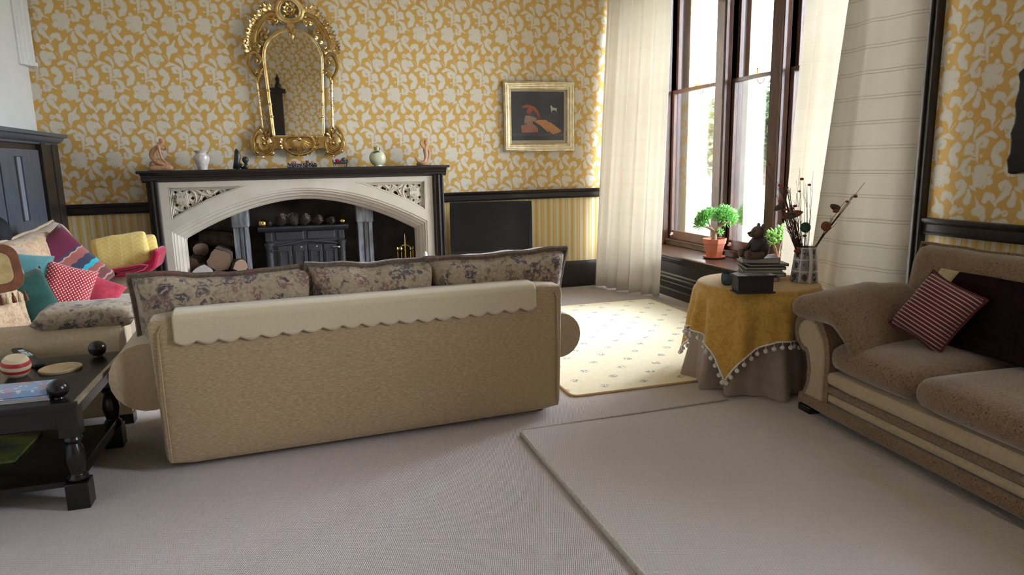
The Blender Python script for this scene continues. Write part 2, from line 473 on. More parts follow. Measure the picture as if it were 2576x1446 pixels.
def rug_mat():
    t = NT('pale_gold_rug'); t.set(.95, 0, .1, .2)
    co = t.coord()
    sp = t.n('SeparateXYZ'); t.l(co, sp.inputs[0])
    # diagonal lattice of small grey flower sprigs
    def sprigs(ox, oy):
        q = t.vec('WRAP', t.vec('ADD', t.vec('MULTIPLY', co, (1, 1, 0)), (ox, oy, 0)), (.14, .17, 1), (-.14, -.17, -1))
        return t.math('SUBTRACT', t.vec('LENGTH', t.vec('MULTIPLY', q, (1.0, 1.15, 1))), .036)
    d = t.math('MINIMUM', sprigs(0, 0), sprigs(.14, .17))
    m = t.math('MULTIPLY', t.step(d, .006, -.012), t.step(t.noise(75, 2, .7), .47, .56))
    base = t.mix(t.step(t.noise(40, 4, .7), .35, .7), (.88, .76, .48), (.92, .84, .62))
    t.color(t.mix(m, base, (.20, .21, .27)))
    t.bump(t.noise(180, 2), .3, .004); return t.m
M['rug'] = rug_mat()
M['rug_edge'] = simple('rug_binding', (.55, .36, .18), None, rough=.9)
def weave(name, c1, c2, sc=90, stretch=(1, 1, 4), var=None):
    t = NT(name); t.set(.9, 0, .15, .35)
    n = t.noise(sc, 4, .7, t.mapping(t.coord(), stretch)); n2 = t.noise(1.7, 3)
    c = t.mix(t.step(n, .33, .67), c1, c2)
    if var: c = t.mix(t.math('MULTIPLY', t.step(n2, .45, .75), .5), c, var)
    t.color(c); t.bump(n, .3, .002); return t.m
M['beige'] = weave('beige_woven_upholstery', (.48, .355, .215), (.31, .22, .125), 48, (1, 1, 5), (.36, .27, .13))
M['beige_plain'] = weave('plain_beige_velour', (.47, .37, .245), (.41, .315, .20), 60, (1, 1, 1))
M['cream_throw'] = weave('cream_fleece', (.62, .53, .37), (.54, .45, .30), 150, (1, 1, 1))
def floral(name, base, base2, dark=(.085, .06, .07), red=(.20, .075, .07), green=(.10, .085, .06), sc=7.5, amt=.9, seed=0.):
    """tapestry: dark roses and leaf sprays on beige, with faint zigzag ground"""
    t = NT(name); t.set(.9, 0, .15, .3)
    co = t.mapping(t.coord(), (1, 1, 1), (0, 0, 0), (seed, seed*.7, seed*.3))
    nw = t.n('TexNoise'); t.l(co, nw.inputs['Vector']); nw.inputs['Scale'].default_value = sc*2.2; nw.inputs['Detail'].default_value = 3
    wv = t.vec('ADD', co, t.vec('SCALE', t.vec('SUBTRACT', nw.outputs[1], (.5, .5, .5)), scale=.075))
    a = t.voro(sc, wv); b = t.voro(sc*1.9, t.vec('ADD', wv, (3.3, 1.7, 2.1))); c = t.voro(sc*2.6, t.mapping(wv, (1, 1, .45), (.5, .6, .4)))
    petals = t.math('ADD', a.outputs['Distance'], t.math('MULTIPLY', t.noise(sc*6, 2, .6, co), .22))
    rose = t.step(petals, .58, .46); ring = t.math('MULTIPLY', rose, t.step(t.noise(sc*5.5, 2, .5, wv), .40, .54))
    leafm = t.math('MULTIPLY', t.step(c.outputs['Distance'], .34, .26), t.step(t.noise(sc*.8, 1, .5, co), .38, .48))
    sp = t.math('MULTIPLY', t.step(b.outputs['Distance'], .30, .20), t.step(t.noise(sc*.9, 1, .5, t.vec('ADD', co, (5, 5, 5))), .44, .52))
    col = t.mix(t.step(t.noise(70, 3, .7, co), .35, .65), base, base2)
    zz = t.wave(9, t.mapping(co, (1, 1, 1), (.3, .4, .8)), 'X', 9., 2.4, 0)
    col = t.mix(t.math('MULTIPLY', t.step(zz, .86, .95), .25), col, dark)
    col = t.mix(t.math('MULTIPLY', leafm, amt*.75), col, green)
    sepc = t.n('SeparateColor'); t.l(a.outputs['Color'], sepc.inputs[0])
    rc = t.mix(t.step(sepc.outputs[0], .5, .6), dark, red)
    col = t.mix(t.math('MULTIPLY', ring, amt), col, rc)
    col = t.mix(t.math('MULTIPLY', sp, amt), col, dark)
    t.color(col); t.bump(t.noise(140, 3, .7, co), .3, .003); return t.m
M['tapestry'] = floral('floral_tapestry', (.42, .335, .235), (.34, .265, .18), dark=(.06, .05, .068), red=(.20, .10, .10), green=(.085, .075, .06), sc=9.5, amt=.85)
M['tapestry_dark'] = floral('floral_tapestry_piping', (.17, .125, .075), (.10, .075, .05), sc=14)
M['tapestry_light'] = floral('pale_floral_tapestry', (.56, .40, .25), (.48, .34, .21), dark=(.25, .17, .14), red=(.45, .22, .13), sc=16, amt=.55, seed=3.)
def chenille(name, c1, c2, c3):
    t = NT(name); t.set(.9, 0, .15, .5)
    nw = t.n('TexNoise'); t.l(t.coord(), nw.inputs['Vector']); nw.inputs['Scale'].default_value = 38
    wv = t.vec('ADD', t.coord(), t.vec('SCALE', t.vec('SUBTRACT', nw.outputs[1], (.5, .5, .5)), scale=.036))
    a = t.voro(44, wv); r = t.math('SINE', t.math('MULTIPLY', a.outputs['Distance'], 17.))
    c = t.mix(t.step(r, -.3, .6), c1, c2)
    c = t.mix(t.step(t.voro(60, wv).outputs['Distance'], .26, .16), c, c3)
    t.color(c); t.bump(r, .2, .002); return t.m
M['chenille'] = chenille('brown_paisley_chenille', (.25, .158, .09), (.175, .108, .062), (.08, .042, .028))
M['chenille_light'] = chenille('tan_paisley_chenille', (.36, .265, .17), (.27, .19, .115), (.13, .08, .05))
M['stone'] = simple('cream_carved_stone', (.66, .60, .50), (.60, .535, .43), 3.5, .75, bscale=40, bstr=.12, bdist=.003)
M['stone_grey'] = simple('smoky_grey_stone', (.27, .29, .32), (.12, .12, .12), 7, .45, bscale=22, bstr=.25, spec=.5, stretch=(3, 3, .7))
M['soot'] = simple('sooty_brick', (.07, .058, .048), (.13, .105, .082), 4, .9, bscale=18, bstr=.3)
M['iron'] = simple('black_cast_iron', (.030, .030, .034), (.045, .045, .050), 14, .42, 0., .5, 60, .1)
def gold_mat(name, c1, c2, rough=.28):
    t = NT(name); t.set(rough, 1., .5)
    n = t.noise(14, 4, .6); t.color(t.mix(t.step(n, .35, .65), c1, c2)); t.bump(t.noise(60, 3), .15, .003); return t.m
M['gilt'] = gold_mat('gilt_gold_leaf', (.76, .57, .27), (.58, .39, .15), .27)
M['gilt_pale'] = gold_mat('pale_gilt', (.80, .72, .52), (.64, .52, .30), .34)
M['brass'] = gold_mat('polished_brass', (.90, .66, .22), (.80, .54, .14), .14)
mm = NT('mirror_glass'); mm.set(.015, 1., .5); mm.color((.92, .91, .86)); M['mirror'] = mm.m
def glass_mat():
    t = NT('window_glass'); tr = t.n('BsdfTransparent'); gl = t.n('BsdfGlossy'); gl.inputs['Roughness'].default_value = .02
    tr.inputs[0].default_value = (.97, .985, 1, 1)
    fr = t.n('Fresnel'); fr.inputs[0].default_value = 1.45
    mx = t.n('MixShader'); t.l(t.math('MULTIPLY', fr.outputs[0], .8), mx.inputs[0]); t.l(tr.outputs[0], mx.inputs[1]); t.l(gl.outputs[0], mx.inputs[2])
    t.l(mx.outputs[0], t.out.inputs[0]); t.t.nodes.remove(t.b); return t.m
M['glass'] = glass_mat()
def curtain_mat(name, col, trans, tucks):
    t = NT(name); t.set(.85, 0, .15, .2)
    n = t.noise(120, 3, .7, t.mapping(t.coord(), (1, 1, 6)))
    c = t.mix(n, col, tuple(x*.93 for x in col))
    sp = t.n('SeparateXYZ'); t.l(t.coord(), sp.inputs[0])
    f = t.math('FRACT', t.math('MULTIPLY', sp.outputs[2], 1/.158))
    l1 = t.math('ABSOLUTE', t.math('SUBTRACT', f, .5)); l2 = t.math('ABSOLUTE', t.math('SUBTRACT', f, .62))
    ln = t.step(t.math('MINIMUM', l1, l2), .020, .004)
    c = t.mix(t.math('MULTIPLY', ln, tucks), c, (.40, .31, .19))
    t.color(c); t.bump(t.math('ADD', t.math('MULTIPLY', ln, -1.2*tucks), t.math('MULTIPLY', n, .2)), .5, .004)
    tl = t.n('BsdfTranslucent'); t.l(c, tl.inputs[0])
    mx = t.n('MixShader'); mx.inputs[0].default_value = trans
    t.l(t.b.outputs[0], mx.inputs[1]); t.l(tl.outputs[0], mx.inputs[2]); t.l(mx.outputs[0], t.out.inputs[0])
    return t.m
M['curtain'] = curtain_mat('cream_linen_curtain', (.88, .84, .76), .32, .12)
M['curtain_lined'] = curtain_mat('cream_tucked_curtain', (.85, .81, .73), .16, .55)
def fab(name, c1, c2=None, sc=60, **k): return simple(name, c1, c2 or tuple(x*.8 for x in c1), sc, .9, 0, .15, 110, .25, .002, sheen=.3, **k)
M['yellow'] = fab('yellow_fleece', (.78, .60, .17), (.84, .72, .38), 9)
def chevron():
    t = NT('yellow_fleece_chevron'); t.set(.9, 0, .15, .3)
    sp = t.n('SeparateXYZ'); t.l(t.coord(), sp.inputs[0])
    tri = t.math('ABSOLUTE', t.math('SUBTRACT', t.math('FRACT', t.math('MULTIPLY', sp.outputs[0], 12.5)), .5))
    f = t.math('FRACT', t.math('ADD', t.math('MULTIPLY', sp.outputs[2], 30.), t.math('MULTIPLY', tri, 2.2)))
    b = t.math('MULTIPLY', t.step(t.math('ABSOLUTE', t.math('SUBTRACT', f, .5)), .2, .45), .32)
    c = t.mix(b, t.mix(t.noise(10), (.74, .55, .14), (.80, .63, .22)), (.88, .78, .42))
    t.color(t.mix(t.math('MULTIPLY', t.step(tri, .46, .49), .6), c, (.9, .8, .5))); t.bump(f, .2, .003); return t.m
M['yellow'] = chevron()
M['red_wool'] = fab('crimson_wool', (.45, .012, .06), (.34, .008, .045))
M['teal'] = fab('teal_silk', (.07, .19, .21), (.10, .25, .26), 5)
M['green'] = fab('green_velvet', (.012, .05, .04), (.025, .085, .07), 6)
M['plum'] = fab('plum_cloth', (.13, .018, .045), (.10, .014, .035))
M['pink'] = fab('rose_red_damask', (.50, .05, .09), (.38, .03, .06), 30)
M['tan_cloth'] = fab('olive_tan_cloth', (.33, .235, .10), (.26, .18, .075), 20)
M['brown_cloth'] = fab('rust_brown_border', (.15, .05, .02), (.10, .035, .015), 20)
M['dark_throw'] = simple('dark_brown_throw', (.022, .009, .011), (.013, .006, .007), 40, .95, 0, .05, 110, .25, .002)
M['straw'] = fab('straw_beige_cloth', (.55, .45, .25))
def check_red():
    t = NT('red_white_lozenge_cloth'); t.set(.85, 0, .2, .2)
    v = t.n('TexCoord').outputs['UV']
    q = t.vec('WRAP', t.vec('MULTIPLY', v, (15, 13, 1)), (.5, .5, 1), (-.5, -.5, -1))
    q2 = t.vec('WRAP', t.vec('ADD', t.vec('MULTIPLY', v, (15, 13, 1)), (.5, .5, 0)), (.5, .5, 1), (-.5, -.5, -1))
    def dia(q):
        sp = t.n('SeparateXYZ'); t.l(t.vec('ABSOLUTE', q), sp.inputs[0]); return t.math('ADD', sp.outputs[0], sp.outputs[1])
    m = t.step(t.math('MINIMUM', dia(q), dia(q2)), .27, .19)
    t.color(t.mix(m, (.36, .022, .032), (.80, .66, .58))); return t.m
M['lozenge'] = check_red()
def ethnic():
    t = NT('woven_band_cloth'); t.set(.9, 0, .15, .2)
    uv = t.n('TexCoord').outputs['UV']; sp = t.n('SeparateXYZ'); t.l(uv, sp.inputs[0])
    z = t.math('SINE', t.math('MULTIPLY', sp.outputs[0], 44)); w = t.math('ADD', t.math('MULTIPLY', sp.outputs[1], 1.), t.math('MULTIPLY', z, .007))
    P = (.13, .018, .045); R = (.30, .10, .09); G = (.045, .05, .09); T = (.03, .38, .46); L = (.45, .26, .20); K = (.16, .06, .06)
    c = t.ramp(w, [(0, K), (.07, L), (.09, K), (.2, L), (.22, R), (.30, T), (.36, G), (.47, R), (.58, L), (.60, G), (.63, P)], True)
    t.color(c); return t.m
M['ethnic'] = ethnic()
def stripes_uv():
    t = NT('red_cream_ticking'); t.set(.9, 0, .15, .2)
    uv = t.n('TexCoord').outputs['UV']; sp = t.n('SeparateXYZ'); t.l(uv, sp.inputs[0])
    f = t.math('FRACT', t.math('MULTIPLY', sp.outputs[1], 18.))
    t.color(t.ramp(f, [(0, (.13, .018, .026)), (.50, (.085, .016, .024)), (.58, (.46, .36, .28)), (.90, (.10, .018, .026))], True))
    t.bump(t.noise(200), .3, .002); return t.m
M['ticking'] = stripes_uv()
def mustard():
    t = NT('mustard_brocade'); t.set(.8, 0, .25, .4)
    n = t.noise(24, 4, .6, None, 1.5); t.color(t.mix(t.step(n, .45, .58), (.56, .33, .07), (.47, .26, .045))); t.bump(n, .2, .002); return t.m
M['mustard'] = mustard()
M['underskirt'] = fab('taupe_satin', (.34, .275, .24), (.30, .24, .205), 14)
M['white_trim'] = fab('white_bobble_trim', (.82, .79, .74))
M['terracotta'] = simple('terracotta', (.60, .19, .10), (.54, .165, .085), 20, .7, bscale=80, bstr=.1)
M['soil'] = simple('potting_soil', (.05, .03, .02), (.09, .055, .035), 40, .95, bscale=60, bstr=.6)
def leafm(name, a, b):
    t = NT(name); t.set(.35, 0, .5)
    c = t.mix(t.noise(25, 2), a, b); t.color(c)
    tl = t.n('BsdfTranslucent'); t.l(c, tl.inputs[0]); mx = t.n('MixShader'); mx.inputs[0].default_value = .3
    t.l(t.b.outputs[0], mx.inputs[1]); t.l(tl.outputs[0], mx.inputs[2]); t.l(mx.outputs[0], t.out.inputs[0]); return t.m
M['jade'] = leafm('jade_plant_leaf', (.20, .55, .10), (.34, .70, .20))
M['jade_round'] = leafm('round_jade_leaf', (.26, .60, .10), (.48, .75, .22))
M['bark'] = simple('pale_succulent_stem', (.32, .22, .13), (.22, .15, .09), 30, .8, bscale=50, bstr=.4)
M['twig'] = simple('dry_brown_twig', (.10, .045, .03), (.06, .028, .02), 30, .8)
M['pod'] = simple('rust_dried_pod', (.30, .09, .05), (.17, .07, .045), 40, .8, bscale=60, bstr=.4)
M['berry'] = simple('dried_red_hip', (.36, .04, .02), (.22, .03, .02), 50, .5)
M['moss'] = simple('moss_green_ball', (.03, .085, .045), (.055, .12, .07), 60, .9, bscale=90, bstr=.5)
M['bear'] = simple('brown_carved_bear', (.13, .085, .065), (.09, .055, .04), 14, .5, bscale=60, bstr=.3, spec=.4)
M['bear_coat'] = simple('plum_painted_coat', (.055, .032, .035), (.035, .022, .025), 14, .5)
M['bear_nose'] = simple('black_carved_nose', (.01, .01, .01), None, rough=.4)
M['page'] = simple('book_pages', (.50, .475, .44), (.38, .36, .33), 5, .9, stretch=(1, 1, 60))
def cov(n, c, rough=.35): return simple(n, c, tuple(x*.85 for x in c), 8, rough, 0, .5)
M['cov_blue'] = cov('slate_blue_cover', (.085, .10, .15)); M['cov_black'] = cov('black_cover', (.02, .02, .025)); M['cov_maroon'] = cov('maroon_cover', (.12, .03, .03))
M['cov_green'] = cov('olive_cover', (.08, .085, .04)); M['cov_grey'] = cov('grey_cover', (.16, .15, .17))
M['dark_leather'] = simple('near_black_leather', (.018, .014, .016), (.024, .019, .021), 30, .45, bscale=80, bstr=.2, spec=.3)
M['cup'] = simple('teal_glazed_pottery', (.07, .13, .135), (.035, .07, .075), 9, .25, bscale=12, bstr=.2, spec=.5)
def vase_mat():
    t = NT('printed_white_pottery'); t.set(.25, 0, .5)
    sp = t.n('SeparateXYZ'); t.l(t.n('TexCoord').outputs['Generated'], sp.inputs[0])
    gx = t.math('SUBTRACT', sp.outputs[0], .5); gy = t.math('SUBTRACT', sp.outputs[1], .5)
    an = t.math('MULTIPLY', t.math('ARCTAN2', gy, gx), 8/(2*pi)); zz = t.math('MULTIPLY', sp.outputs[2], 3.05)
    fa = t.math('ABSOLUTE', t.math('SUBTRACT', t.math('FRACT', t.math('ADD', an, .35)), .5)); fz = t.math('ABSOLUTE', t.math('SUBTRACT', t.math('FRACT', zz), .5))
    ins = t.math('MULTIPLY', t.step(fa, .44, .41), t.step(fz, .46, .43))
    n = t.noise(38, 3, .6); fig = t.step(n, .46, .54)
    cb = t.n('CombineXYZ'); t.l(t.math('FLOOR', t.math('ADD', an, .35)), cb.inputs[0]); t.l(t.math('FLOOR', zz), cb.inputs[1])
    wn_ = t.n('TexWhiteNoise'); t.l(cb.outputs[0], wn_.inputs[0])
    pic = t.mix(fig, t.mix(wn_.outputs[0], (.10, .09, .10), (.50, .46, .45)), t.mix(wn_.outputs[0], (.40, .37, .37), (.08, .075, .09)))
    blob = t.step(t.math('ADD', t.math('MULTIPLY', fa, fa), t.math('MULTIPLY', t.math('MULTIPLY', fz, fz), .5)), .06, .045)
    pic = t.mix(t.math('MULTIPLY', blob, t.step(t.noise(22, 2), .42, .55)), pic, (.05, .045, .055))
    t.color(t.mix(ins, (.62, .59, .57), pic)); return t.m
M['vase'] = vase_mat()
M['white_glaze'] = simple('white_glaze', (.62, .59, .57), None, rough=.2, spec=.5)
M['carved_wood'] = simple('pale_carved_wood', (.52, .29, .165), (.40, .21, .115), 18, .4, bscale=30, bstr=.1, stretch=(3, 3, .6))
M['vase_pale'] = simple('mottled_blue_white_porcelain', (.60, .60, .62), (.52, .44, .38), 26, .2, spec=.6)
M['black_stone'] = simple('black_soapstone', (.016, .016, .018), (.03, .03, .034), 12, .3, spec=.5)
M['celadon'] = simple('pale_celadon_crackle', (.52, .55, .36), (.60, .58, .40), 8, .2, bscale=18, bstr=.1, spec=.6)
M['celadon_dark'] = simple('dark_carved_mount', (.10, .085, .07), None, rough=.4)
def dotty():
    t = NT('black_box_white_dots'); t.set(.5); v = t.voro(70, None, 'F1', .8)
    t.color(t.mix(t.step(v.outputs['Distance'], .30, .22), (.02, .02, .025), (.75, .74, .78))); return t.m
M['dots'] = dotty()
M['copper'] = simple('orange_brown_candle', (.55, .26, .09), (.30, .09, .05), 30, .5)
M['pine'] = simple('brown_pine_cone', (.16, .11, .085), (.07, .045, .035), 40, .7, bscale=70, bstr=.5)
M['log_bark'] = simple('log_bark', (.12, .085, .06), (.055, .038, .028), 16, .9, bscale=26, bstr=.6, bdist=.01)
def log_end():
    t = NT('split_log_face'); t.set(.85)
    n = t.noise(10, 5, .7, t.mapping(t.coord(), (1, 1, 3))); t.color(t.mix(n, (.36, .24, .17), (.22, .13, .085))); t.bump(n, .3, .004); return t.m
M['log_face'] = log_end()
M['log_pale'] = simple('pale_split_log', (.52, .47, .46), (.42, .36, .34), 9, .8, bscale=20, bstr=.2)
M['tv'] = simple('tv_black_plastic', (.010, .010, .011), None, rough=.22, spec=.5)
M['tv_screen'] = simple('tv_screen', (.012, .011, .013), None, rough=.16, spec=.35)
M['silver'] = simple('silver_metal', (.62, .62, .63), None, rough=.3, metal=1.)
M['nickel'] = simple('pale_ivory_catch', (.80, .76, .66), None, rough=.35)
M['mount'] = simple('cream_picture_mount', (.55, .47, .34), (.52, .44, .31), 40, .9)
M['remote'] = simple('remote_black_plastic', (.012, .012, .014), None, rough=.35)
M['button'] = simple('pale_grey_rubber', (.50, .56, .60), None, rough=.5)
M['ball_red'] = simple('red_band', (.42, .03, .03), None, rough=.5)
M['ball_cream'] = simple('cream_band', (.60, .50, .32), None, rough=.5)
M['coaster'] = simple('pale_wood_disc', (.50, .38, .22), (.40, .29, .16), 16, .5)
def bluebox():
    t = NT('blue_pink_print'); t.set(.45)
    v = t.voro(26, None, 'F1', .7); n = t.noise(13, 2)
    t.color(t.mix(t.step(n, .5, .6), t.mix(t.step(v.outputs['Distance'], .3, .22), (.30, .45, .68), (.75, .78, .85)), (.55, .33, .40))); return t.m
M['blue_print'] = bluebox()
M['mag'] = simple('lime_magazine', (.16, .19, .03), (.05, .06, .05), 9, .5)
M['stone_out'] = simple('exterior_sandstone', (.62, .53, .38), (.56, .47, .33), 6, .9)
M['grass'] = simple('lawn', (.022, .036, .012), (.028, .043, .016), 3, .95)
M['tree_leaf'] = simple('tree_foliage', (.055, .10, .04), (.08, .13, .055), 2, .9)
M['trunk'] = simple('tree_trunk', (.12, .09, .07), None, rough=.9)
M['white_paint'] = simple('white_paint', (.75, .76, .78), None, rough=.6)

# ================================================================== ROOM SHELL
YF, XL, XR, YB, ZC = 7.4, -2.25, 3.78, -.7, 4.4
XW = 4.22                       # plane of the sashes
m = MB().add([(XL-.1, YB-.1, 0), (XW+.1, YB-.1, 0), (XW+.1, 8.1, 0), (XL-.1, 8.1, 0)], [(0, 1, 2, 3)]); m.box(XL-.1, XW+.1, YB-.1, 8.1, -.1, -.001)
structure('floor', m, M['carpet'], 'taupe fitted carpet over the whole room floor', 'floor', smooth=False)
structure('ceiling', MB().box(XL-.1, XW+.3, YB-.1, 8.1, ZC, ZC+.1), M['ceiling'], 'plain white ceiling', 'ceiling', smooth=False)
DZ0, DZ1 = 1.043, 1.147         # dado rail of the far wall
RZ0, RZ1 = .962, 1.066          # dado rail of the right wall
# far wall with the hearth opening
m = MB().box(XL-.1, -1.2, YF, YF+.12, DZ1, ZC).box(1.26, XW+.1, YF, YF+.12, DZ1, ZC).box(-1.2, 1.26, YF, YF+.12, 1.30, ZC)
structure('wall_far', m, M['paper_far'], 'far wall in ochre and cream leaf wallpaper', 'wall', smooth=False)
m = MB().box(XL-.1, -1.2, YF, YF+.12, 0, DZ1).box(1.26, XW+.1, YF, YF+.12, 0, DZ1)
structure('wall_far_dado', m, M['stripe_far'], 'yellow and cream striped wallpaper below the far dado rail', 'wall', smooth=False)
structure('wall_left', MB().box(XL-.12, XL, YB, YF+.1, 0, ZC), M['plaster'], 'plain white plaster wall at the left', 'wall', smooth=False)
structure('wall_right', MB().box(XR, XR+.15, 1.30, 3.43, RZ1, ZC).box(XR, XR+.15, YB, 1.30, RZ1, 1.25).box(XR, XR+.15, YB, 1.30, 3.35, ZC).box(XR, XR+.15, YB, .55, 1.25, 3.35), M['paper_side'], 'right wall in ochre and cream leaf wallpaper', 'wall', smooth=False)
structure('wall_right_dado', MB().box(XR, XR+.15, YB, 3.43, 0, RZ1), M['stripe_side'], 'striped wallpaper below the right dado rail', 'wall', smooth=False)
structure('wall_back', MB().box(XL-.1, XR+.1, YB-.12, YB, 0, ZC), M['paper_back'], 'wallpapered wall behind the camera', 'wall', smooth=False)
# bay: return wall, under-window wall and lintel
structure('wall_bay', MB().box(XR+.01, XW+.42, 3.20, 3.428, 0, ZC).box(XW+.05, XW+.40, 3.43, YF, 0, .50).box(XW-.1, XW+.40, 3.43, YF, 3.42, ZC).box(XW+.05, XW+.42, 7.34, 7.6, 0, ZC), M['plaster'], 'plaster reveals around the bay window', 'wall', smooth=False)
def rail_profile(z0, z1, d):
    h = z1-z0
    return [(0, z0), (d*.55, z0), (d*.7, z0+h*.12), (d*.45, z0+h*.2), (d*.5, z0+h*.62), (d*.8, z0+h*.72), (d, z0+h*.85), (d, z1-.004), (d*.9, z1), (0, z1)]
prof = [(YF-a, z) for a, z in rail_profile(DZ0, DZ1, .045)]
structure('trim_1', MB().prism(prof, 'x', XL, -1.36), M['oak_dark'], 'dark dado rail left of the fireplace', 'dado rail')
structure('trim_2', MB().prism(prof, 'x', 1.455, 3.70), M['oak_dark'], 'dark dado rail right of the fireplace', 'dado rail')
structure('trim_3', MB().prism([(XR-a, z) for a, z in rail_profile(RZ0, RZ1, .045)], 'y', YB, 3.36), M['oak_dark_v'], 'dark dado rail on the right wall', 'dado rail')
structure('trim_4', MB().box(XR-.055, XR+.16, 3.36, 3.46, 0, ZC).box(XR-.075, XR-.05, 3.385, 3.435, 0, ZC), M['oak_dark_v'], 'dark upright post at the corner of the bay', 'post', bevel=.008)
bp = [(0, 0), (.03, 0), (.03, .26), (.022, .285), (.012, .30), (0, .305)]
structure('baseboard_far', MB().prism([(YF-a, z) for a, z in bp], 'x', XL, -1.36).prism([(YF-a, z) for a, z in bp], 'x', 1.455, 3.72), M['oak_dark'], 'tall dark skirting board along the far wall', 'skirting board')
structure('baseboard_right', MB().prism([(XR-a, z) for a, z in bp], 'y', YB, 3.36), M['oak_dark_v'], 'dark skirting board on the right wall', 'skirting board')
# white moulded hood stop at the top of the left wall
pr = [(0, 0), (.03, 0), (.035, .03), (.06, .04), (.075, .08), (.10, .09), (.105, .13), (.14, .14), (.14, .20), (0, .20)]
m = MB().prism([(XL+a*.5, 7.17+b) for a, b in pr], 'z', 2.42, ZC)
m.prism([(XL+a*.6, 7.16+b*1.1) for a, b in pr], 'z', 2.385, 2.42)
structure('trim_5', m, M['plaster'], 'white moulded plaster drop at the top left corner', 'moulding', angle=25)

# dark panelled cupboard against the left wall
cup = thing('panelled_cupboard', 'dark panelled cupboard with moulded cornice against white left wall', 'cupboard', (XL+.06, 6.5, 0))
X0 = -2.13
m = MB().box(XL+.005, X0, 5.3, 7.36, 0, 1.70)
obj('carcass', m, M['oak_dark_v'], cup, smooth=False)
m = MB()
for (y0, y1) in ((5.75, 6.03), (6.06, 6.33), (6.50, 6.68), (6.69, 6.885)): m.box(X0, X0+.022, y0, y1, .10, 1.64)
m.box(X0, X0+.022, 6.33, 6.50, 1.58, 1.64).box(X0, X0+.022, 6.33, 6.50, .10, 1.07)
obj('door_panel', m, M['panel_sky_tint'], cup, smooth=False, bevel=.004)
m = MB().box(X0-.004, X0+.008, 6.42, 6.50, 1.07, 1.58, Matrix.Identity(4))
obj('slot_strip', m, simple('pale_slot_edge', (.20, .21, .25), None, rough=.4), cup, smooth=False)
m = MB().box(X0, X0+.045, 6.91, 7.02, .0, 1.70).box(X0, X0+.03, 7.02, 7.20, 0, 1.70).box(X0, X0+.04, 7.20, 7.355, 0, 1.70)
obj('pilaster', m, M['oak_dark_v'], cup, smooth=False, bevel=.006)
cp = [(0, 1.69), (.03, 1.69), (.035, 1.705), (.06, 1.715), (.085, 1.735), (.09, 1.75), (.12, 1.757), (.125, 1.785), (0, 1.785)]
m = MB().prism([(X0+a, z) for a, z in cp], 'y', 5.2, 7.37)
obj('cornice', m, M['panel_sky_tint'], cup)

# ================================================================== FIREPLACE
YS = 7.20
fp = thing('fireplace', 'wide cream stone fireplace with dark wooden surround and mantel shelf', 'fireplace', (.04, 7.3, 0))
m = MB()
sh = [(YS-.10, 1.418), (YS-.115, 1.425), (YS-.115, 1.437), (YS-.105, 1.445), (YF-.002, 1.445), (YF-.002, 1.418)]
m.prism(sh, 'x', -1.425, 1.515)
obj('mantel_shelf', m, M['oak_dark'], fp, bevel=.003)
fr = [(YS-.085, 1.418), (YS-.07, 1.405), (YS-.05, 1.398), (YS-.05, 1.385), (YS-.035, 1.375), (YS-.035, 1.352), (YS-.015, 1.345), (YS+.0, 1.335), (YF-.002, 1.335), (YF-.002, 1.418)]
obj('frieze', MB().prism(fr, 'x', -1.40, 1.49), M['oak_dark'], fp)
def pilaster(xa, xb, name):
    w = xb-xa; p = []
    steps = [(0, .0), (.0, .030), (.14, .042), (.2, .030), (.3, .026), (.36, .048), (.5, .052), (.6, .034), (.7, .03), (.76, .044), (.86, .044), (.92, .02), (1, .014), (1, 0)]
    poly = [(xa+w*a, YS+.01-b) for a, b in steps]+[(xb, YF-.002), (xa, YF-.002)]
    obj(name, MB().prism(poly, 'z', 0, 1.345), M['oak_dark_v'], fp, angle=20)
pilaster(-1.366, -1.262, 'pilaster'); 
def pil_r():
    w = .118; xb = 1.462
    steps = [(0, .0), (.0, .030), (.14, .042), (.2, .030), (.3, .026), (.36, .048), (.5, .052), (.6, .034), (.7, .03), (.76, .044), (.86, .044), (.92, .02), (1, .014), (1, 0)]
    poly = [(xb-w*a, YS+.01-b) for a, b in steps]+[(xb-w, YF-.002), (xb, YF-.002)]
    obj('pilaster', MB().prism(poly, 'z', 0, 1.345), M['oak_dark_v'], fp, angle=20)
pil_r()
XCF = .04
def zF(x): return 1.249-.257*abs(x-XCF)**1.9
def zB(x): return 1.133-.285*abs(x-.035)**1.82
XP0, XP1, ZPT = -1.185, 1.266, 1.290      # spandrel panel limits
def zP(x): return zF(x)+.103+.012*(1-min(1, abs(x-XCF)/1.2))
def field_front(x, z):
    op = max(abs(x-XCF)-1.235, (z-zF(x))*.85)                     # arched opening
    pl = max(XP0-x, x-XP1, z-ZPT, (zP(x)-z)*.9, .46-abs(x-XCF))   # spandrels
    return max(-op, -pl, -1.268-x, x-1.348, z-1.336, -z)
m = plate(MB(), field_front, -1.268, 1.348, 0, 1.336, .0135, YS, YS+.035)
obj('arch_front', m, M['stone'], fp, smooth=False)
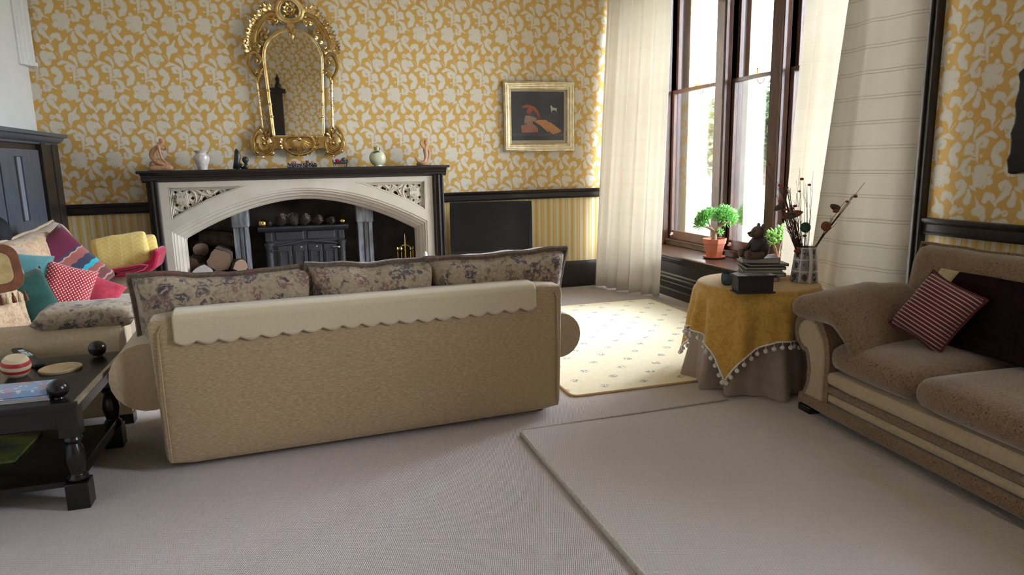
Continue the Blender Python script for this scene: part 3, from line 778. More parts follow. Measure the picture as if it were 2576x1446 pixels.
# moulded splay from the front edge back to the inner arch
def splay():
    prof = [(0, 0), (.10, .05), (.18, .05), (.22, .16), (.34, .20), (.40, .20), (.46, .36), (.60, .42), (.66, .42), (.72, .62), (.84, .70), (.90, .70), (1.0, 1.0)]
    mb = MB(); N = 60; rows = []
    pathF = [(XCF-1.235, 0)] + [(XCF-1.235+2.47*i/N, zF(XCF-1.235+2.47*i/N)) for i in range(N+1)] + [(XCF+1.235, 0)]
    pathB = [(.035-1.13, 0)] + [(.035-1.13+2.26*i/N, zB(.035-1.13+2.26*i/N)) for i in range(N+1)] + [(.035+1.13, 0)]
    vs = []
    for (f, b) in zip(pathF, pathB):
        for (a, d) in prof:
            vs.append((f[0]+(b[0]-f[0])*a, YS+d*.18, f[1]+(b[1]-f[1])*a))
    k = len(prof); fs = []
    for i in range(len(pathF)-1):
        for j in range(k-1): fs.append((i*k+j, i*k+j+1, (i+1)*k+j+1, (i+1)*k+j))
    # thickness behind, so the arch is solid
    for (b) in pathB: vs.append((b[0], YF-.0, b[1]))
    base = len(pathF)*k
    for i in range(len(pathF)-1): fs.append((i*k+k-1, base+i, base+i+1, (i+1)*k+k-1))
    return mb.add(vs, fs)
obj('arch_moulding', splay(), M['stone'], fp, angle=22)
# header behind the arch, above the inner curve, so the cavity behind the tracery is enclosed
def field_back(x, z): return max(-max(abs(x-.035)-1.13, (z-zB(x))*.85), -1.268-x, x-1.348, z-1.336, -z)
obj('arch_back', plate(MB(), field_back, -1.268, 1.348, 0, 1.336, .03, YF-.045, YF-.01), M['stone'], fp, smooth=False)
# spandrel frame mouldings
def spandrel(sgn):
    def X(x): return x if sgn < 0 else 2*XCF-x
    x0 = XP0; mb = MB()
    xt = XCF-.50
    lows = [(x0+(xt-x0)*i/20, zP(x0+(xt-x0)*i/20)) for i in range(21)]
    out = [(x0, ZPT)]+[(x0, ZPT-(ZPT-lows[0][1])*i/6) for i in range(1, 7)]+lows[1:]
    for off, r, y in ((.006, .007, YS+.006), (.020, .006, YS+.016), (.032, .006, YS+.026)):
        pts = [(X(x0+off), y, lows[0][1]+off*2.2), (X(x0+off), y, ZPT-off), (X(xt-off*4), y, ZPT-off)]
        mb.tube(pts, r, 6)
    mb.tube([(X(a), YS+.01, b+.008) for a, b in lows], .008, 6)
    obj('spandrel_moulding', mb, M['stone'], fp)
    # pierced tracery, laid out on the left panel and mirrored for the right
    def px(cx, cy):
        p = at_y(400+cx*.1242, 440+cy*.1242, YS+.03); return (p.x, p.z)
    qs = [(470, 312, 40), (330, 350, 36), (612, 350, 36), (290, 478, 36), (682, 470, 38), (362, 615, 34), (635, 600, 34), (520, 668, 32), (862, 300, 42), (1052, 292, 38), (930, 470, 40), (1212, 362, 40), (1392, 292, 38), (1552, 264, 36), (410, 758, 26), (312, 812, 22)]
    ds = [(725, 268, 6, 850, 296, 30), (1135, 262, 12, 1065, 285, 26), (835, 572, 4, 915, 490, 30), (1085, 418, 10, 1200, 372, 30), (1265, 252, 8, 1390, 285, 30), (1775, 232, 3, 1570, 268, 22), (765, 378, 8, 835, 412, 10), (252, 268, 10, 235, 290, 4), (262, 680, 4, 300, 728, 14), (800, 590, 3, 850, 560, 8)]
    s0 = px(490, 490); sc = abs(px(590, 490)[0]-s0[0])/100
    H = []
    for (a, b, r) in qs:
        c = px(a, b); R = r*sc
        for k in range(4):
            an = k*pi/2
            H.append((c, (c[0]+cos(an)*R*.72, c[1]+sin(an)*R*.72), R*.30, R*.42))
    for (a, b, r1, a2, b2, r2) in ds: H.append((px(a, b), px(a2, b2), r1*sc, r2*sc))
    def fld(x, z):
        x_ = X(x)
        if not (x0-.01 < x_ < xt): return .02
        hole = min(capsule_field((x_, z), a, b, ra, rb) for a, b, ra, rb in H)
        return max(-hole, z-(ZPT-.002), zP(x_)+.002-z, x0+.002-x_)
    a_, b_ = sorted((X(x0), X(xt)))
    obj('tracery', plate(MB(), fld, a_, b_, .96, ZPT, .0048, YS+.034, YS+.062), M['stone'], fp, smooth=False)
    rb = MB()
    def ring(cx, cy, r, rr=.006, a0=0, a1=2*pi, y=YS+.033):
        c = px(cx, cy); n = 28
        rb.tube([(X(c[0]+cos(a0+(a1-a0)*i/n)*r*sc), y, c[1]+sin(a0+(a1-a0)*i/n)*r*sc) for i in range(n+1)], rr, 6)
    ring(487, 490, 268, .008)
    for (a, b, r) in qs[:8]: ring(a, b, 74, .0035)
    for (a, b, r) in qs[8:14]: ring(a, b, 92, .005)
    rb.tube([(X(px(a, b)[0]), YS+.03, px(a, b)[1]) for a, b in ((560, 240), (690, 275), (800, 340), (870, 395), (960, 410), (1090, 455), (1180, 445))], .006, 6)
    rb.tube([(X(px(a, b)[0]), YS+.03, px(a, b)[1]) for a, b in ((720, 660), (790, 560), (840, 460), (860, 400))], .006, 6)
    rb.tube([(X(px(a, b)[0]), YS+.03, px(a, b)[1]) for a, b in ((965, 260), (965, 330), (1010, 390), (1090, 380), (1160, 290), (1230, 250), (1300, 300), (1350, 360), (1440, 370))], .006, 6)
    obj('tracery_ribs', rb, M['stone'], fp)
    # shield boss
    c = px(478, 500); sh = []
    for (u, v) in ((-.9, 1), (-.35, .8), (0, .95), (.4, .8), (.95, 1), (.82, .45), (1.02, -.1), (.85, -.7), (.4, -.95), (0, -1.1), (-.4, -.95), (-.85, -.7), (-1.02, -.1), (-.82, .45)):
        sh.append((X(c[0]+u*122*sc), c[1]+v*118*sc))
    sb = MB().prism(sh, 'y', YS+.006, YS+.036)
    for k in range(5):
        xx = c[0]+(-.35+.18*k)*150*sc
        for (za, zb) in ((.25, .62), (-.65, -.2)):
            sb.tube([(X(xx), YS+.005, c[1]+za*150*sc), (X(xx+.004), YS+.005, c[1]+zb*150*sc)], .0035, 5)
    obj('shield', sb, M['stone'], fp, bevel=.006)
spandrel(-1); spandrel(1)

# hearth recess behind the arch
m = MB().box(-1.30, -1.2, 7.4, 8.0, 0, 1.4).box(1.26, 1.36, 7.4, 8.0, 0, 1.4).box(-1.3, 1.36, 7.95, 8.05, 0, 1.4).box(-1.3, 1.36, 7.52, 8.05, 1.30, 1.40)
structure('trim_6', m, M['soot'], 'sooty brick lining of the hearth recess', 'hearth lining', smooth=False)
structure('trim_7', MB().box(-1.2, 1.26, 7.0, 7.95, 0, .03), M['stone_grey'], 'grey stone hearth slab', 'hearth', smooth=False)
def pier(name, xa, xb, label):
    t = thing(name, label, 'stone pier', ((xa+xb)/2, 7.52, .03))
    w = xb-xa
    poly = [(xa, 7.45), (xa+w*.34, 7.45), (xa+w*.36, 7.47), (xa+w*.42, 7.47), (xa+w*.44, 7.45), (xa+w*.62, 7.44), (xa+w*.66, 7.465), (xa+w*.72, 7.465), (xa+w*.76, 7.44), (xb, 7.44), (xb, 7.62), (xa, 7.62)]
    obj('shaft', MB().prism(poly, 'z', .03, .86), M['stone_grey'], t, smooth=False)
    obj('capital', MB().box(xa-.012, xb+.012, 7.425, 7.62, .86, 1.28), M['stone_grey'], t, smooth=False, bevel=.01)
pier('stone_pier', -.668, -.525, 'smoky grey stone pier left of the stove')
pier('stone_pier', .572, .722, 'smoky grey stone pier right of the stove')

# stove
st = thing('stove', 'black cast iron stove with four panelled doors in the fireplace', 'stove', (.03, 7.65, .03))
ys = 7.50
obj('body', MB().box(-.36, .42, ys+.03, 7.9, .03, .80), M['iron'], st, smooth=False, bevel=.01)
obj('top_shelf', MB().prism([(ys-.05, .822), (ys-.06, .83), (ys-.06, .84), (ys-.05, .846), (7.9, .846), (7.9, .80), (ys-.02, .80)], 'x', -.435, .475), M['iron'], st, bevel=.003)
m = MB()
for (a, b) in ((-.375, -.305), (-.27, .01), (.05, .33), (.365, .43)):
    m.box(a, b, ys+.018, ys+.04, .69 if abs(a) > .3 or b > .42 else .70, .79)
obj('frieze_panel', m, M['iron'], st, smooth=False, bevel=.008)
m = MB().prism([(-.30, .655), (-.15, .672), (.03, .705), (.2, .685), (.36, .655), (.36, .64), (.2, .665), (.03, .683), (-.15, .655), (-.30, .64)], 'y', ys-.01, ys+.04)
obj('arched_hood', m, M['iron'], st, bevel=.004)
for k in range(4):
    a = -.262+k*.155; b = a+.142
    d = obj('door', MB().box(a, b, ys+.008, ys+.04, .14, .645), M['iron'], st, smooth=False, bevel=.006)
    p = MB()
    for (q0, q1, r0, r1) in ((a+.02, a+.032, .20, .585), (b-.032, b-.02, .20, .585), (a+.02, b-.02, .575, .587), (a+.02, b-.02, .20, .212)): p.box(q0, q1, ys-.004, ys+.01, r0, r1)
    obj('moulding', p, M['iron'], d, smooth=False, bevel=.003)
    if k in (1, 2): obj('knob', MB().ball((a+.085, ys-.012, .625), .011, 10), M['silver'], d)
for sx in (-.34, .395):
    obj('side_column', MB().lathe([(.05, .03), (.05, .06), (.038, .09), (.036, .6), (.04, .64), (.05, .655), (.05, .672), (.038, .68)], (sx, ys+.02, 0), 16), M['iron'], st)
obj('latch', MB().tube([(-.305, ys-.01, .60), (-.265, ys-.02, .60)], .008, 8).ball((-.315, ys-.012, .598), .014, 8), M['iron'], st)
obj('latch', MB().tube([(.30, ys-.01, .615), (.355, ys-.02, .612)], .008, 8).ball((.362, ys-.016, .606), .012, 8), M['silver'], st)

# cones and gold balls on the stove shelf
SH = .846
def cone(x, s, tilt, label):
    mb = MB(); rr = random.Random(int(x*1000)+3)
    Mx = Matrix.Translation((x, 7.53, SH+s*.5)) @ Matrix.Rotation(tilt, 4, 'Y') @ Matrix.Rotation(.5, 4, 'X')
    mb.ball((0, 0, 0), (s*.40, s*.40, s*.5), 12, Mx)
    for i in range(11):
        z = -s*.42+i*s*.082; r = s*.42*sqrt(max(.05, 1-(z/(s*.56))**2))
        n = max(5, int(13*r/(s*.42)))
        for k in range(n):
            a = 2*pi*(k+.5*(i % 2))/n
            mb.leaf((cos(a)*r*.8, sin(a)*r*.8, z), (cos(a), sin(a), .55), (0, 0, 1), s*.2, s*.2, .3, Mx)
    o = obj('pine_cone', mb, M['pine']); return tag(o, label, 'pine cone', 'pine cones on the stove shelf')
cone(-.325, .055, .8, 'smallest brown pine cone, next to the left gold ball on the stove')
cone(-.205, .125, .7, 'big rounded pine cone, second from the left gold ball on the stove')
cone(-.075, .125, -.35, 'open spiky pine cone, third from the left gold ball on the stove')
cone(.025, .12, .9, 'pine cone leaning beside the middle of the stove shelf')
cone(.155, .105, 1.2, 'pine cone lying right of the middle on the stove shelf')
cone(.29, .085, 1.5, 'end-on pine cone nearest the right gold ball on the stove')
tag(obj('gold_ball', MB().ball((-.386, 7.51, SH+.042), .042, 24), M['brass']), 'larger shiny gold ball at the left end of the stove shelf', 'ball', 'gold balls on the stove')
tag(obj('gold_ball', MB().ball((.418, 7.51, SH+.033), .033, 24), M['brass']), 'smaller shiny gold ball at the right end of the stove shelf', 'ball', 'gold balls on the stove')

# logs stacked left of the stove
def log(c, r, L, rz, rx, label, pale=False, wedge=False):
    rr = random.Random(int(c[0]*997+c[2]*313)); n = 14
    prof = []
    for k in range(n):
        a = 2*pi*k/n; q = r*(1+.14*rr.uniform(-1, 1))
        if wedge: q *= (1 if sin(a) > -.2 else .62)
        prof.append((q*cos(a), q*sin(a)))
    Mx = Matrix.Translation(c) @ Matrix.Rotation(rz, 4, 'Z') @ Matrix.Rotation(rx, 4, 'X')
    t = thing('firewood_log', label, 'log', c, 0, 'logs in the fireplace')
    vs = []; R = 6
    mb = MB()
    for j in range(R+1):
        y = -L/2+L*j/R
        for (a, b) in prof: vs.append((a*(1+.05*rr.uniform(-1, 1)), y, b*(1+.05*rr.uniform(-1, 1))))
    fs = [(j*n+k, j*n+(k+1) % n, (j+1)*n+(k+1) % n, (j+1)*n+k) for j in range(R) for k in range(n)]
    mb.add(vs, fs, Mx); obj('bark', mb, M['log_bark'], t)
    for ya, yb_ in ((-L/2-.004, -L/2+.01), (L/2-.01, L/2+.004)):
        obj('cut_face', MB().prism([(a*.97, b*.97) for a, b in prof], 'y', ya, yb_, Mx), M['log_pale'] if pale else M['log_face'], t)
log((-1.0, 7.46, .415), .10, .30, .15, 0, 'pale split log at the front left of the fireplace pile', True, True)
log((-1.06, 7.64, .50), .09, .34, -.2, .1, 'log with bark behind the pale split log')
log((-.80, 7.55, .56), .115, .36, -.1, .1, 'largest round log in the middle of the log pile')
log((-.70, 7.5, .45), .085, .34, .5, -.05, 'wedge log leaning beside the left stone pier', False, True)
log((-.80, 7.68, .73), .10, .40, 1.2, .1, 'long log lying across the top of the log pile')
log((-.86, 7.5, .35), .10, .34, .1, 0, 'log at the bottom of the pile under the round log')
log((-1.06, 7.52, .22), .115, .34, -.1, 0, 'log at the bottom of the pile near the left jamb')
log((-.74, 7.58, .18), .14, .34, -.1, 0, 'log at the bottom of the pile beside the stone pier')
log((-1.05, 7.76, .66), .08, .30, .3, .2, 'small log at the back left of the log pile')

# brass fire tools right of the stove
ft = thing('fire_tool_set', 'brass companion set of fire tools at the right of the hearth', 'fire tools', (1.06, 7.42, .03))
obj('stand', MB().lathe([(.09, .03), (.09, .045), (.03, .06), (.012, .08), (.008, .3), (.012, .5), (.008, .56), (.014, .6), (.007, .64), (.005, .70), (.002, .72)], (1.06, 7.42, 0), 12), M['brass'], ft)
obj('hook_arm', MB().tube([(1.06+.085*u, 7.42, .60-.06*abs(u)**1.6) for u in [i/10-1 for i in range(21)]], .006, 6), M['brass'], ft)
for dx, dy in ((-.085, 0), (.085, 0), (-.05, -.05), (.05, -.05)):
    obj('tool', MB().tube([(1.06+dx*1.02, 7.42+dy, .10), (1.06+dx*.95, 7.42+dy, .40), (1.06+dx*.98, 7.42+dy, .53)], .005, 6).ball((1.06+dx, 7.42+dy, .56), (.012, .012, .02), 8), M['brass'], ft)
    
wf = thing('white_figurine', 'small white china figurine by the right jamb of the fireplace', 'figurine', (1.22, 7.08, 0))
obj('body', MB().lathe([(.05, .0), (.05, .05), (.03, .10), (.035, .3), (.028, .42), (.03, .47), (.02, .50), (.022, .525), (.012, .55), (.002, .56)], (1.22, 7.08, 0), 14), simple('white_china', (.74, .72, .68), None, rough=.3), wf)

# ================================================================== BAY WINDOW
ZT = 3.40
LIGHTS = [(6.245, 7.27), (5.385, 6.115), (4.52, 5.255), (3.50, 4.39)]
def sash(parent, name, y0, y1, z0, z1, x, brail, trail, stile=.045):
    m = MB().box(x-.02, x+.02, y0, y0+stile, z0, z1).box(x-.02, x+.02, y1-stile, y1, z0, z1)
    m.box(x-.02, x+.02, y0+stile, y1-stile, z0, z0+brail).box(x-.02, x+.02, y0+stile, y1-stile, z1-trail, z1)
    s = obj(name, m, M['oak_frame'], parent, smooth=False, bevel=.005)
    obj('pane', MB().box(x-.003, x+.003, y0+stile-.005, y1-stile+.005, z0+brail-.005, z1-trail+.005), M['glass'], s, smooth=False)
    return s
for i, (y0, y1) in enumerate(LIGHTS):
    w = structure('window_%d' % (i+1), None, None, ['tall sash window nearest the far wall', 'tall sash window behind the succulent pots', 'tall sash window beside the right curtain', 'tall sash window hidden behind the right curtain'][i], 'window')
    fm = MB()
    for a, b in ((y0-.02, y0+.02), (y1-.02, y1+.02)): fm.box(XW-.035, XW+.06, a, b, .50, ZT)
    fm.box(XW-.035, XW+.06, y0, y1, .48, .53).box(XW-.035, XW+.06, y0, y1, ZT-.03, ZT)
    obj('frame', fm, M['oak_frame'], w, smooth=False, bevel=.004)
    lo = sash(w, 'lower_sash', y0+.02, y1-.02, .53, 2.235, XW, .10, .038)
    up = sash(w, 'upper_sash', y0+.02, y1-.02, 2.20, ZT-.03, XW+.042, .04, .06)
    yc = (y0+y1)/2
    obj('sash_catch', MB().box(XW-.02, XW+.05, yc-.025, yc+.025, 2.236, 2.248).tube([(XW+.02, yc, 2.248), (XW+.02, yc, 2.285)], .006, 8).ball((XW+.02, yc, 2.29), .009, 8), M['brass'], lo)
    obj('blind_ring', MB().tube([(XW-.03, yc-.12+.05*cos(a), 2.185+.045*sin(a)) for a in [pi+pi*k/12 for k in range(13)]], .003, 6), M['oak_dark'], lo)
    for d in (.10, y1-y0-.14):
        yy = y1-d
        obj('sash_lift', MB().box(XW-.03, XW-.02, yy-.022, yy+.022, .575, .605).tube([(XW-.03, yy-.015, .59), (XW-.045, yy-.012, .575), (XW-.045, yy+.012, .575), (XW-.03, yy+.015, .59)], .005, 6), M['nickel'], lo, smooth=False)
def mull(y, name, label):
    w = .064; b = .085
    poly = [(XW-.115, y-w), (XW-.115, y+w), (XW-.105, y+w+.004), (XW-.10, y+w+.016), (XW-.075, y+w+.016), (XW-.065, y+b-.01), (XW-.03, y+b), (XW+.10, y+b),
            (XW+.10, y-b), (XW-.03, y-b), (XW-.065, y-b+.01), (XW-.075, y-w-.016), (XW-.10, y-w-.016), (XW-.105, y-w-.004)]
    structure(name, MB().prism(poly, 'z', .46, ZT+.02), M['oak_frame'], label, 'mullion', smooth=False)
mull(6.18, 'trim_8', 'dark window mullion behind the succulent'); mull(5.32, 'trim_9', 'broad dark window mullion behind the bear'); mull(4.455, 'trim_10', 'dark window mullion behind the right curtain')
structure('trim_11', MB().box(XW-.10, XW+.1, 7.25, 7.34, .46, ZT).box(XW-.125, XW-.09, 7.31, 7.335, .46, ZT).box(XW-.115, XW-.09, 7.27, 7.29, .46, ZT), M['oak_frame'], 'dark moulded jamb at the left end of the window', 'window jamb', smooth=False, bevel=.006)
w5 = structure('window_5', MB().box(XR+.04, XR+.12, .55, .60, 1.25, 3.35).box(XR+.04, XR+.12, 1.25, 1.30, 1.25, 3.35).box(XR+.04, XR+.12, .6, 1.25, 1.25, 1.31).box(XR+.04, XR+.12, .6, 1.25, 3.29, 3.35).box(XR+.04, XR+.12, .6, 1.25, 2.26, 2.31), M['oak_frame'], 'added fill light window in the right wall beside the camera', 'window', smooth=False)  # unseen window, added to brighten the foreground and sofa back
obj('pane', MB().box(XR+.075, XR+.08, .59, 1.26, 1.30, 3.30), M['glass'], w5, smooth=False)
# window seat
ws = thing('window_seat', 'dark panelled window seat below the bay window', 'window seat', (3.95, 5.4, 0))
obj('seat_board', MB().prism([(3.725, .432), (3.715, .44), (3.715, .452), (3.725, .46), (XW-.05, .46), (XW-.05, .432)], 'y', 3.47, 7.33), M['oak_seat'], ws)
fpf = [(3.76, 0), (3.74, 0), (3.74, .075), (3.748, .09), (3.748, .135), (3.736, .145), (3.736, .155), (3.744, .163), (3.738, .175), (3.738, .20), (3.748, .215), (3.75, .235), (3.762, .25), (3.762, .365), (3.75, .38), (3.745, .40), (3.735, .41), (3.735, .432), (XW-.05, .432), (XW-.05, 0)]
obj('front_panel', MB().prism(fpf, 'y', 3.47, 7.33), M['oak_dark'], ws, angle=20)
obj('upstand', MB().prism([(XW-.05, .46), (XW-.06, .465), (XW-.06, .508), (XW-.075, .515), (XW-.075, .53), (XW-.02, .53), (XW-.02, .46)], 'y', 3.47, 7.33), M['oak_seat'], ws)
# stone reveals and garden outside
for i, y in enumerate((6.18, 5.32, 4.455)):
    structure('trim_%d' % (12+i), MB().box(XW+.16, XW+.36, y-.10, y+.13, -.2, 3.6), M['stone_out'], ['pale stone mullion outside the first window', 'pale stone mullion outside the second window', 'pale stone mullion outside the third window'][i], 'stone mullion', smooth=False)
structure('trim_15', MB().box(XW+.16, XW+.42, 7.19, 7.34, -.2, 3.6), M['stone_out'], 'pale stone jamb outside the window nearest the far wall', 'stone jamb', smooth=False)
structure('trim_16', MB().box(XW+.10, XW+.46, 3.4, 7.34, .43, .49), M['stone_out'], 'stone sill outside the bay', 'sill', smooth=False)
g = structure('ground', MB().add([(5, -60, -.5), (120, -60, -.5), (120, 120, -.5), (5, 120, -.5)], [(0, 1, 2, 3)]), M['grass'], 'green lawn outside the window', 'lawn', smooth=False)
structure('bounce_paving', MB().box(XW+.42, 9, -12, 30, -.6, -.49), M['stone_out'], 'unseen pale paving added outside the bay to bounce daylight', 'bounce_paving', smooth=False)  # unseen pale slab added to bounce less green daylight to the ceiling
gw = MB()
for k in range(14): gw.box(8+k*1.02, 9+k*1.02, 15.0, 15.35, -.5, .62)
gw.box(7.9, 22.4, 14.95, 15.4, .62, .72)
tag(obj('garden_wall', gw, M['white_paint'], smooth=False), 'low pale garden wall seen through the window', 'garden wall')
def tree(x, y, h, r, tr, label, seed):
    rr = random.Random(seed)
    t = thing('garden_tree', label, 'tree', (x, y, -.5), 0, 'trees in the garden')
    obj('trunk', MB().tube([(x, y, -.5), (x+.05, y, h*.4), (x-.05, y+.1, h*.75)], [tr, tr*.8, tr*.5], 10), M['trunk'], t)
    mb = MB()
    for k in range(900):
        d = Vector((rr.gauss(0, 1), rr.gauss(0, 1), rr.gauss(0, 1))).normalized()*rr.uniform(.45, 1)
        p = (x+d.x*r, y+d.y*r, h*.62+d.z*h*.42)
        mb.leaf(p, (rr.uniform(-1, 1), rr.uniform(-1, 1), rr.uniform(-.8, .6)), (0, 0, 1), r*.28, r*.16)
    obj('foliage', mb, M['tree_leaf'], t)
tree(16.0, 25.2, 3.9, 1.5, .22, 'leafy green garden tree seen through the first window', 1)
tree(21.6, 28.6, 4.9, 1.8, .18, 'slimmer green garden tree seen through the second window', 2)
tree(32, 42, 5.0, 3.2, .25, 'broad green garden tree farthest behind the second window', 3)

# ================================================================== CURTAINS
def curtain_mesh(top, bot, zt, zb, folds, amp0, amp1, nu=180, nv=26, hem=.0, seed=0, ph=0.):
    def along(P, u):
        L = [0]
        for a, b in zip(P, P[1:]): L.append(L[-1]+math.dist(a, b))
        s = u*L[-1]
        for i in range(len(P)-1):
            if s <= L[i+1]+1e-9:
                t = (s-L[i])/max(1e-9, L[i+1]-L[i]); a, b = P[i], P[i+1]
                return (a[0]+(b[0]-a[0])*t, a[1]+(b[1]-a[1])*t)
        return P[-1]
    n0 = (top[-1][0]-top[0][0], top[-1][1]-top[0][1]); l = math.hypot(*n0); nx, ny = -n0[1]/l, n0[0]/l
    def fn(u, v):
        a = along(top, u); b = along(bot, u); t = v
        x = a[0]+(b[0]-a[0])*t; y = a[1]+(b[1]-a[1])*t
        ph_ = 2*pi*folds*u+ph+.8*sin(5.1*u+seed)
        A = (amp0+(amp1-amp0)*t)*(.75+.35*sin(9*u+seed*2))
        o = A*(sin(ph_)+.25*sin(2.7*ph_+seed)); sl = A*.35*sin(2*ph_+.5)
        return (x+nx*o+n0[0]/l*sl, y+ny*o+n0[1]/l*sl, zt+(zb-zt)*t+(.006*sin(ph_) if v == 1 else 0))
    return MB().grid(fn, nu, nv)
cl = thing('curtain', 'long cream curtain at the left end of the bay window', 'curtain', (3.5, 6.9, 0), 0, 'cream curtains at the bay')
obj('drape', curtain_mesh([(3.44, 7.395), (3.53, 7.26), (3.57, 6.9), (3.66, 6.34)], [(3.24, 7.33), (3.36, 6.95), (3.44, 6.72), (3.60, 6.40)], 3.55, .02, 6, .025, .05, seed=1.3), M['curtain'], cl, angle=0, solid=.003)
cr = thing('curtain', 'long cream curtain with stitched tucks beside the right wall', 'curtain', (3.65, 3.85, 0), 0, 'cream curtains at the bay')
obj('drape', curtain_mesh([(3.70, 3.70), (3.68, 4.05), (3.72, 4.42)], [(3.60, 3.75), (3.58, 4.1), (3.62, 4.52)], 3.55, .02, 3.2, .03, .045, seed=.4), M['curtain'], cr, angle=0, solid=.003)
obj('tucked_panel', curtain_mesh([(3.69, 3.385), (3.64, 3.44), (3.60, 3.57), (3.60, 3.80)], [(3.66, 3.36), (3.58, 3.45), (3.50, 3.66), (3.50, 4.10)], 3.55, .02, 1.9, .022, .032, seed=2.1, ph=.6), M['curtain_lined'], cr, angle=0, solid=.003)

# ================================================================== MIRROR
mi = thing('gilt_mirror', 'tall arched mirror in an ornate carved gilt frame above the mantel', 'mirror', (.035, 7.38, 1.57))
MX, MY = .035, 7.375
def Q(x, z, y=0.): return (MX+x, MY-y, z)
def hw(z): return .236+(z-1.765)*.048          # glass half width
zs, za = 2.50, 2.775
arch = [(-hw(1.765), 1.765), (-hw(zs), zs)]+[(-hw(zs)*cos(a), zs+(za-zs)*sin(a)**.92) for a in [pi*k/24 for k in range(1, 24)]]+[(hw(zs), zs), (hw(1.765), 1.765)]
obj('glass', MB().prism([(MX+x, z) for x, z in arch], 'y', MY-.012, MY-.002), M['mirror'], mi, smooth=False)
mb = MB()
outl = [(-hw(1.765), 1.765-.0)]+[(-hw(1.765+(zs-1.765)*i/14), 1.765+(zs-1.765)*i/14) for i in range(15)]+arch[2:-2]+[(hw(zs-(zs-1.765)*i/14), zs-(zs-1.765)*i/14) for i in range(15)]
mb.tube([Q(x, z, .02) for x, z in outl], .013, 8)
mb.tube([Q(x*1.045, z+.004, .028) for x, z in outl], .008, 8)
mb.tube([Q(-.25, 1.757, .02), Q(.25, 1.757, .02)], .011, 8)
obj('inner_moulding', mb, M['gilt'], mi)
def scroll(mb, x, z, r, turns, a0, d, rad, y=.03, rise=.012):
    n = int(16*turns)+4; pts = []; rr = []
    for i in range(n+1):
        t = i/n; q = r*(1-t*.86)
        a = a0+d*2*pi*turns*t
        pts.append(Q(x+cos(a)*q, z+sin(a)*q, y+rise*t)); rr.append(rad*(1-.45*t))
    mb.tube(pts, rr, 7); mb.ball(pts[-1], rad*1.25, 8)
def swirl(mb, pts, rad, y=.03):
    # smooth path through points
    P = [Vector((p[0], p[1])) for p in pts]; out = []
    for i in range(len(P)-1):
        p0 = P[max(i-1, 0)]; p1 = P[i]; p2 = P[i+1]; p3 = P[min(i+2, len(P)-1)]
        for k in range(6):
            t = k/6
            out.append(.5*((2*p1)+(p2-p0)*t+(2*p0-5*p1+4*p2-p3)*t*t+(3*p1-p0-3*p2+p3)*t**3))
    out.append(P[-1]); n = len(out)
    mb.tube([Q(p.x, p.y, y) for p in out], [rad*(.45+.9*sin(pi*(.1+.8*i/(n-1)))) for i in range(n)], 7)
def leaves(mb, x, z, a, L, n=3, spread=.7, y=.03, w=.42):
    for k in range(n):
        b = a+(k-(n-1)/2)*spread
        mb.leaf(Q(x, z, y), (cos(b), -.35, sin(b)), (0, -1, 0), L*(1 if k == (n-1)/2 else .8), L*w, .25)
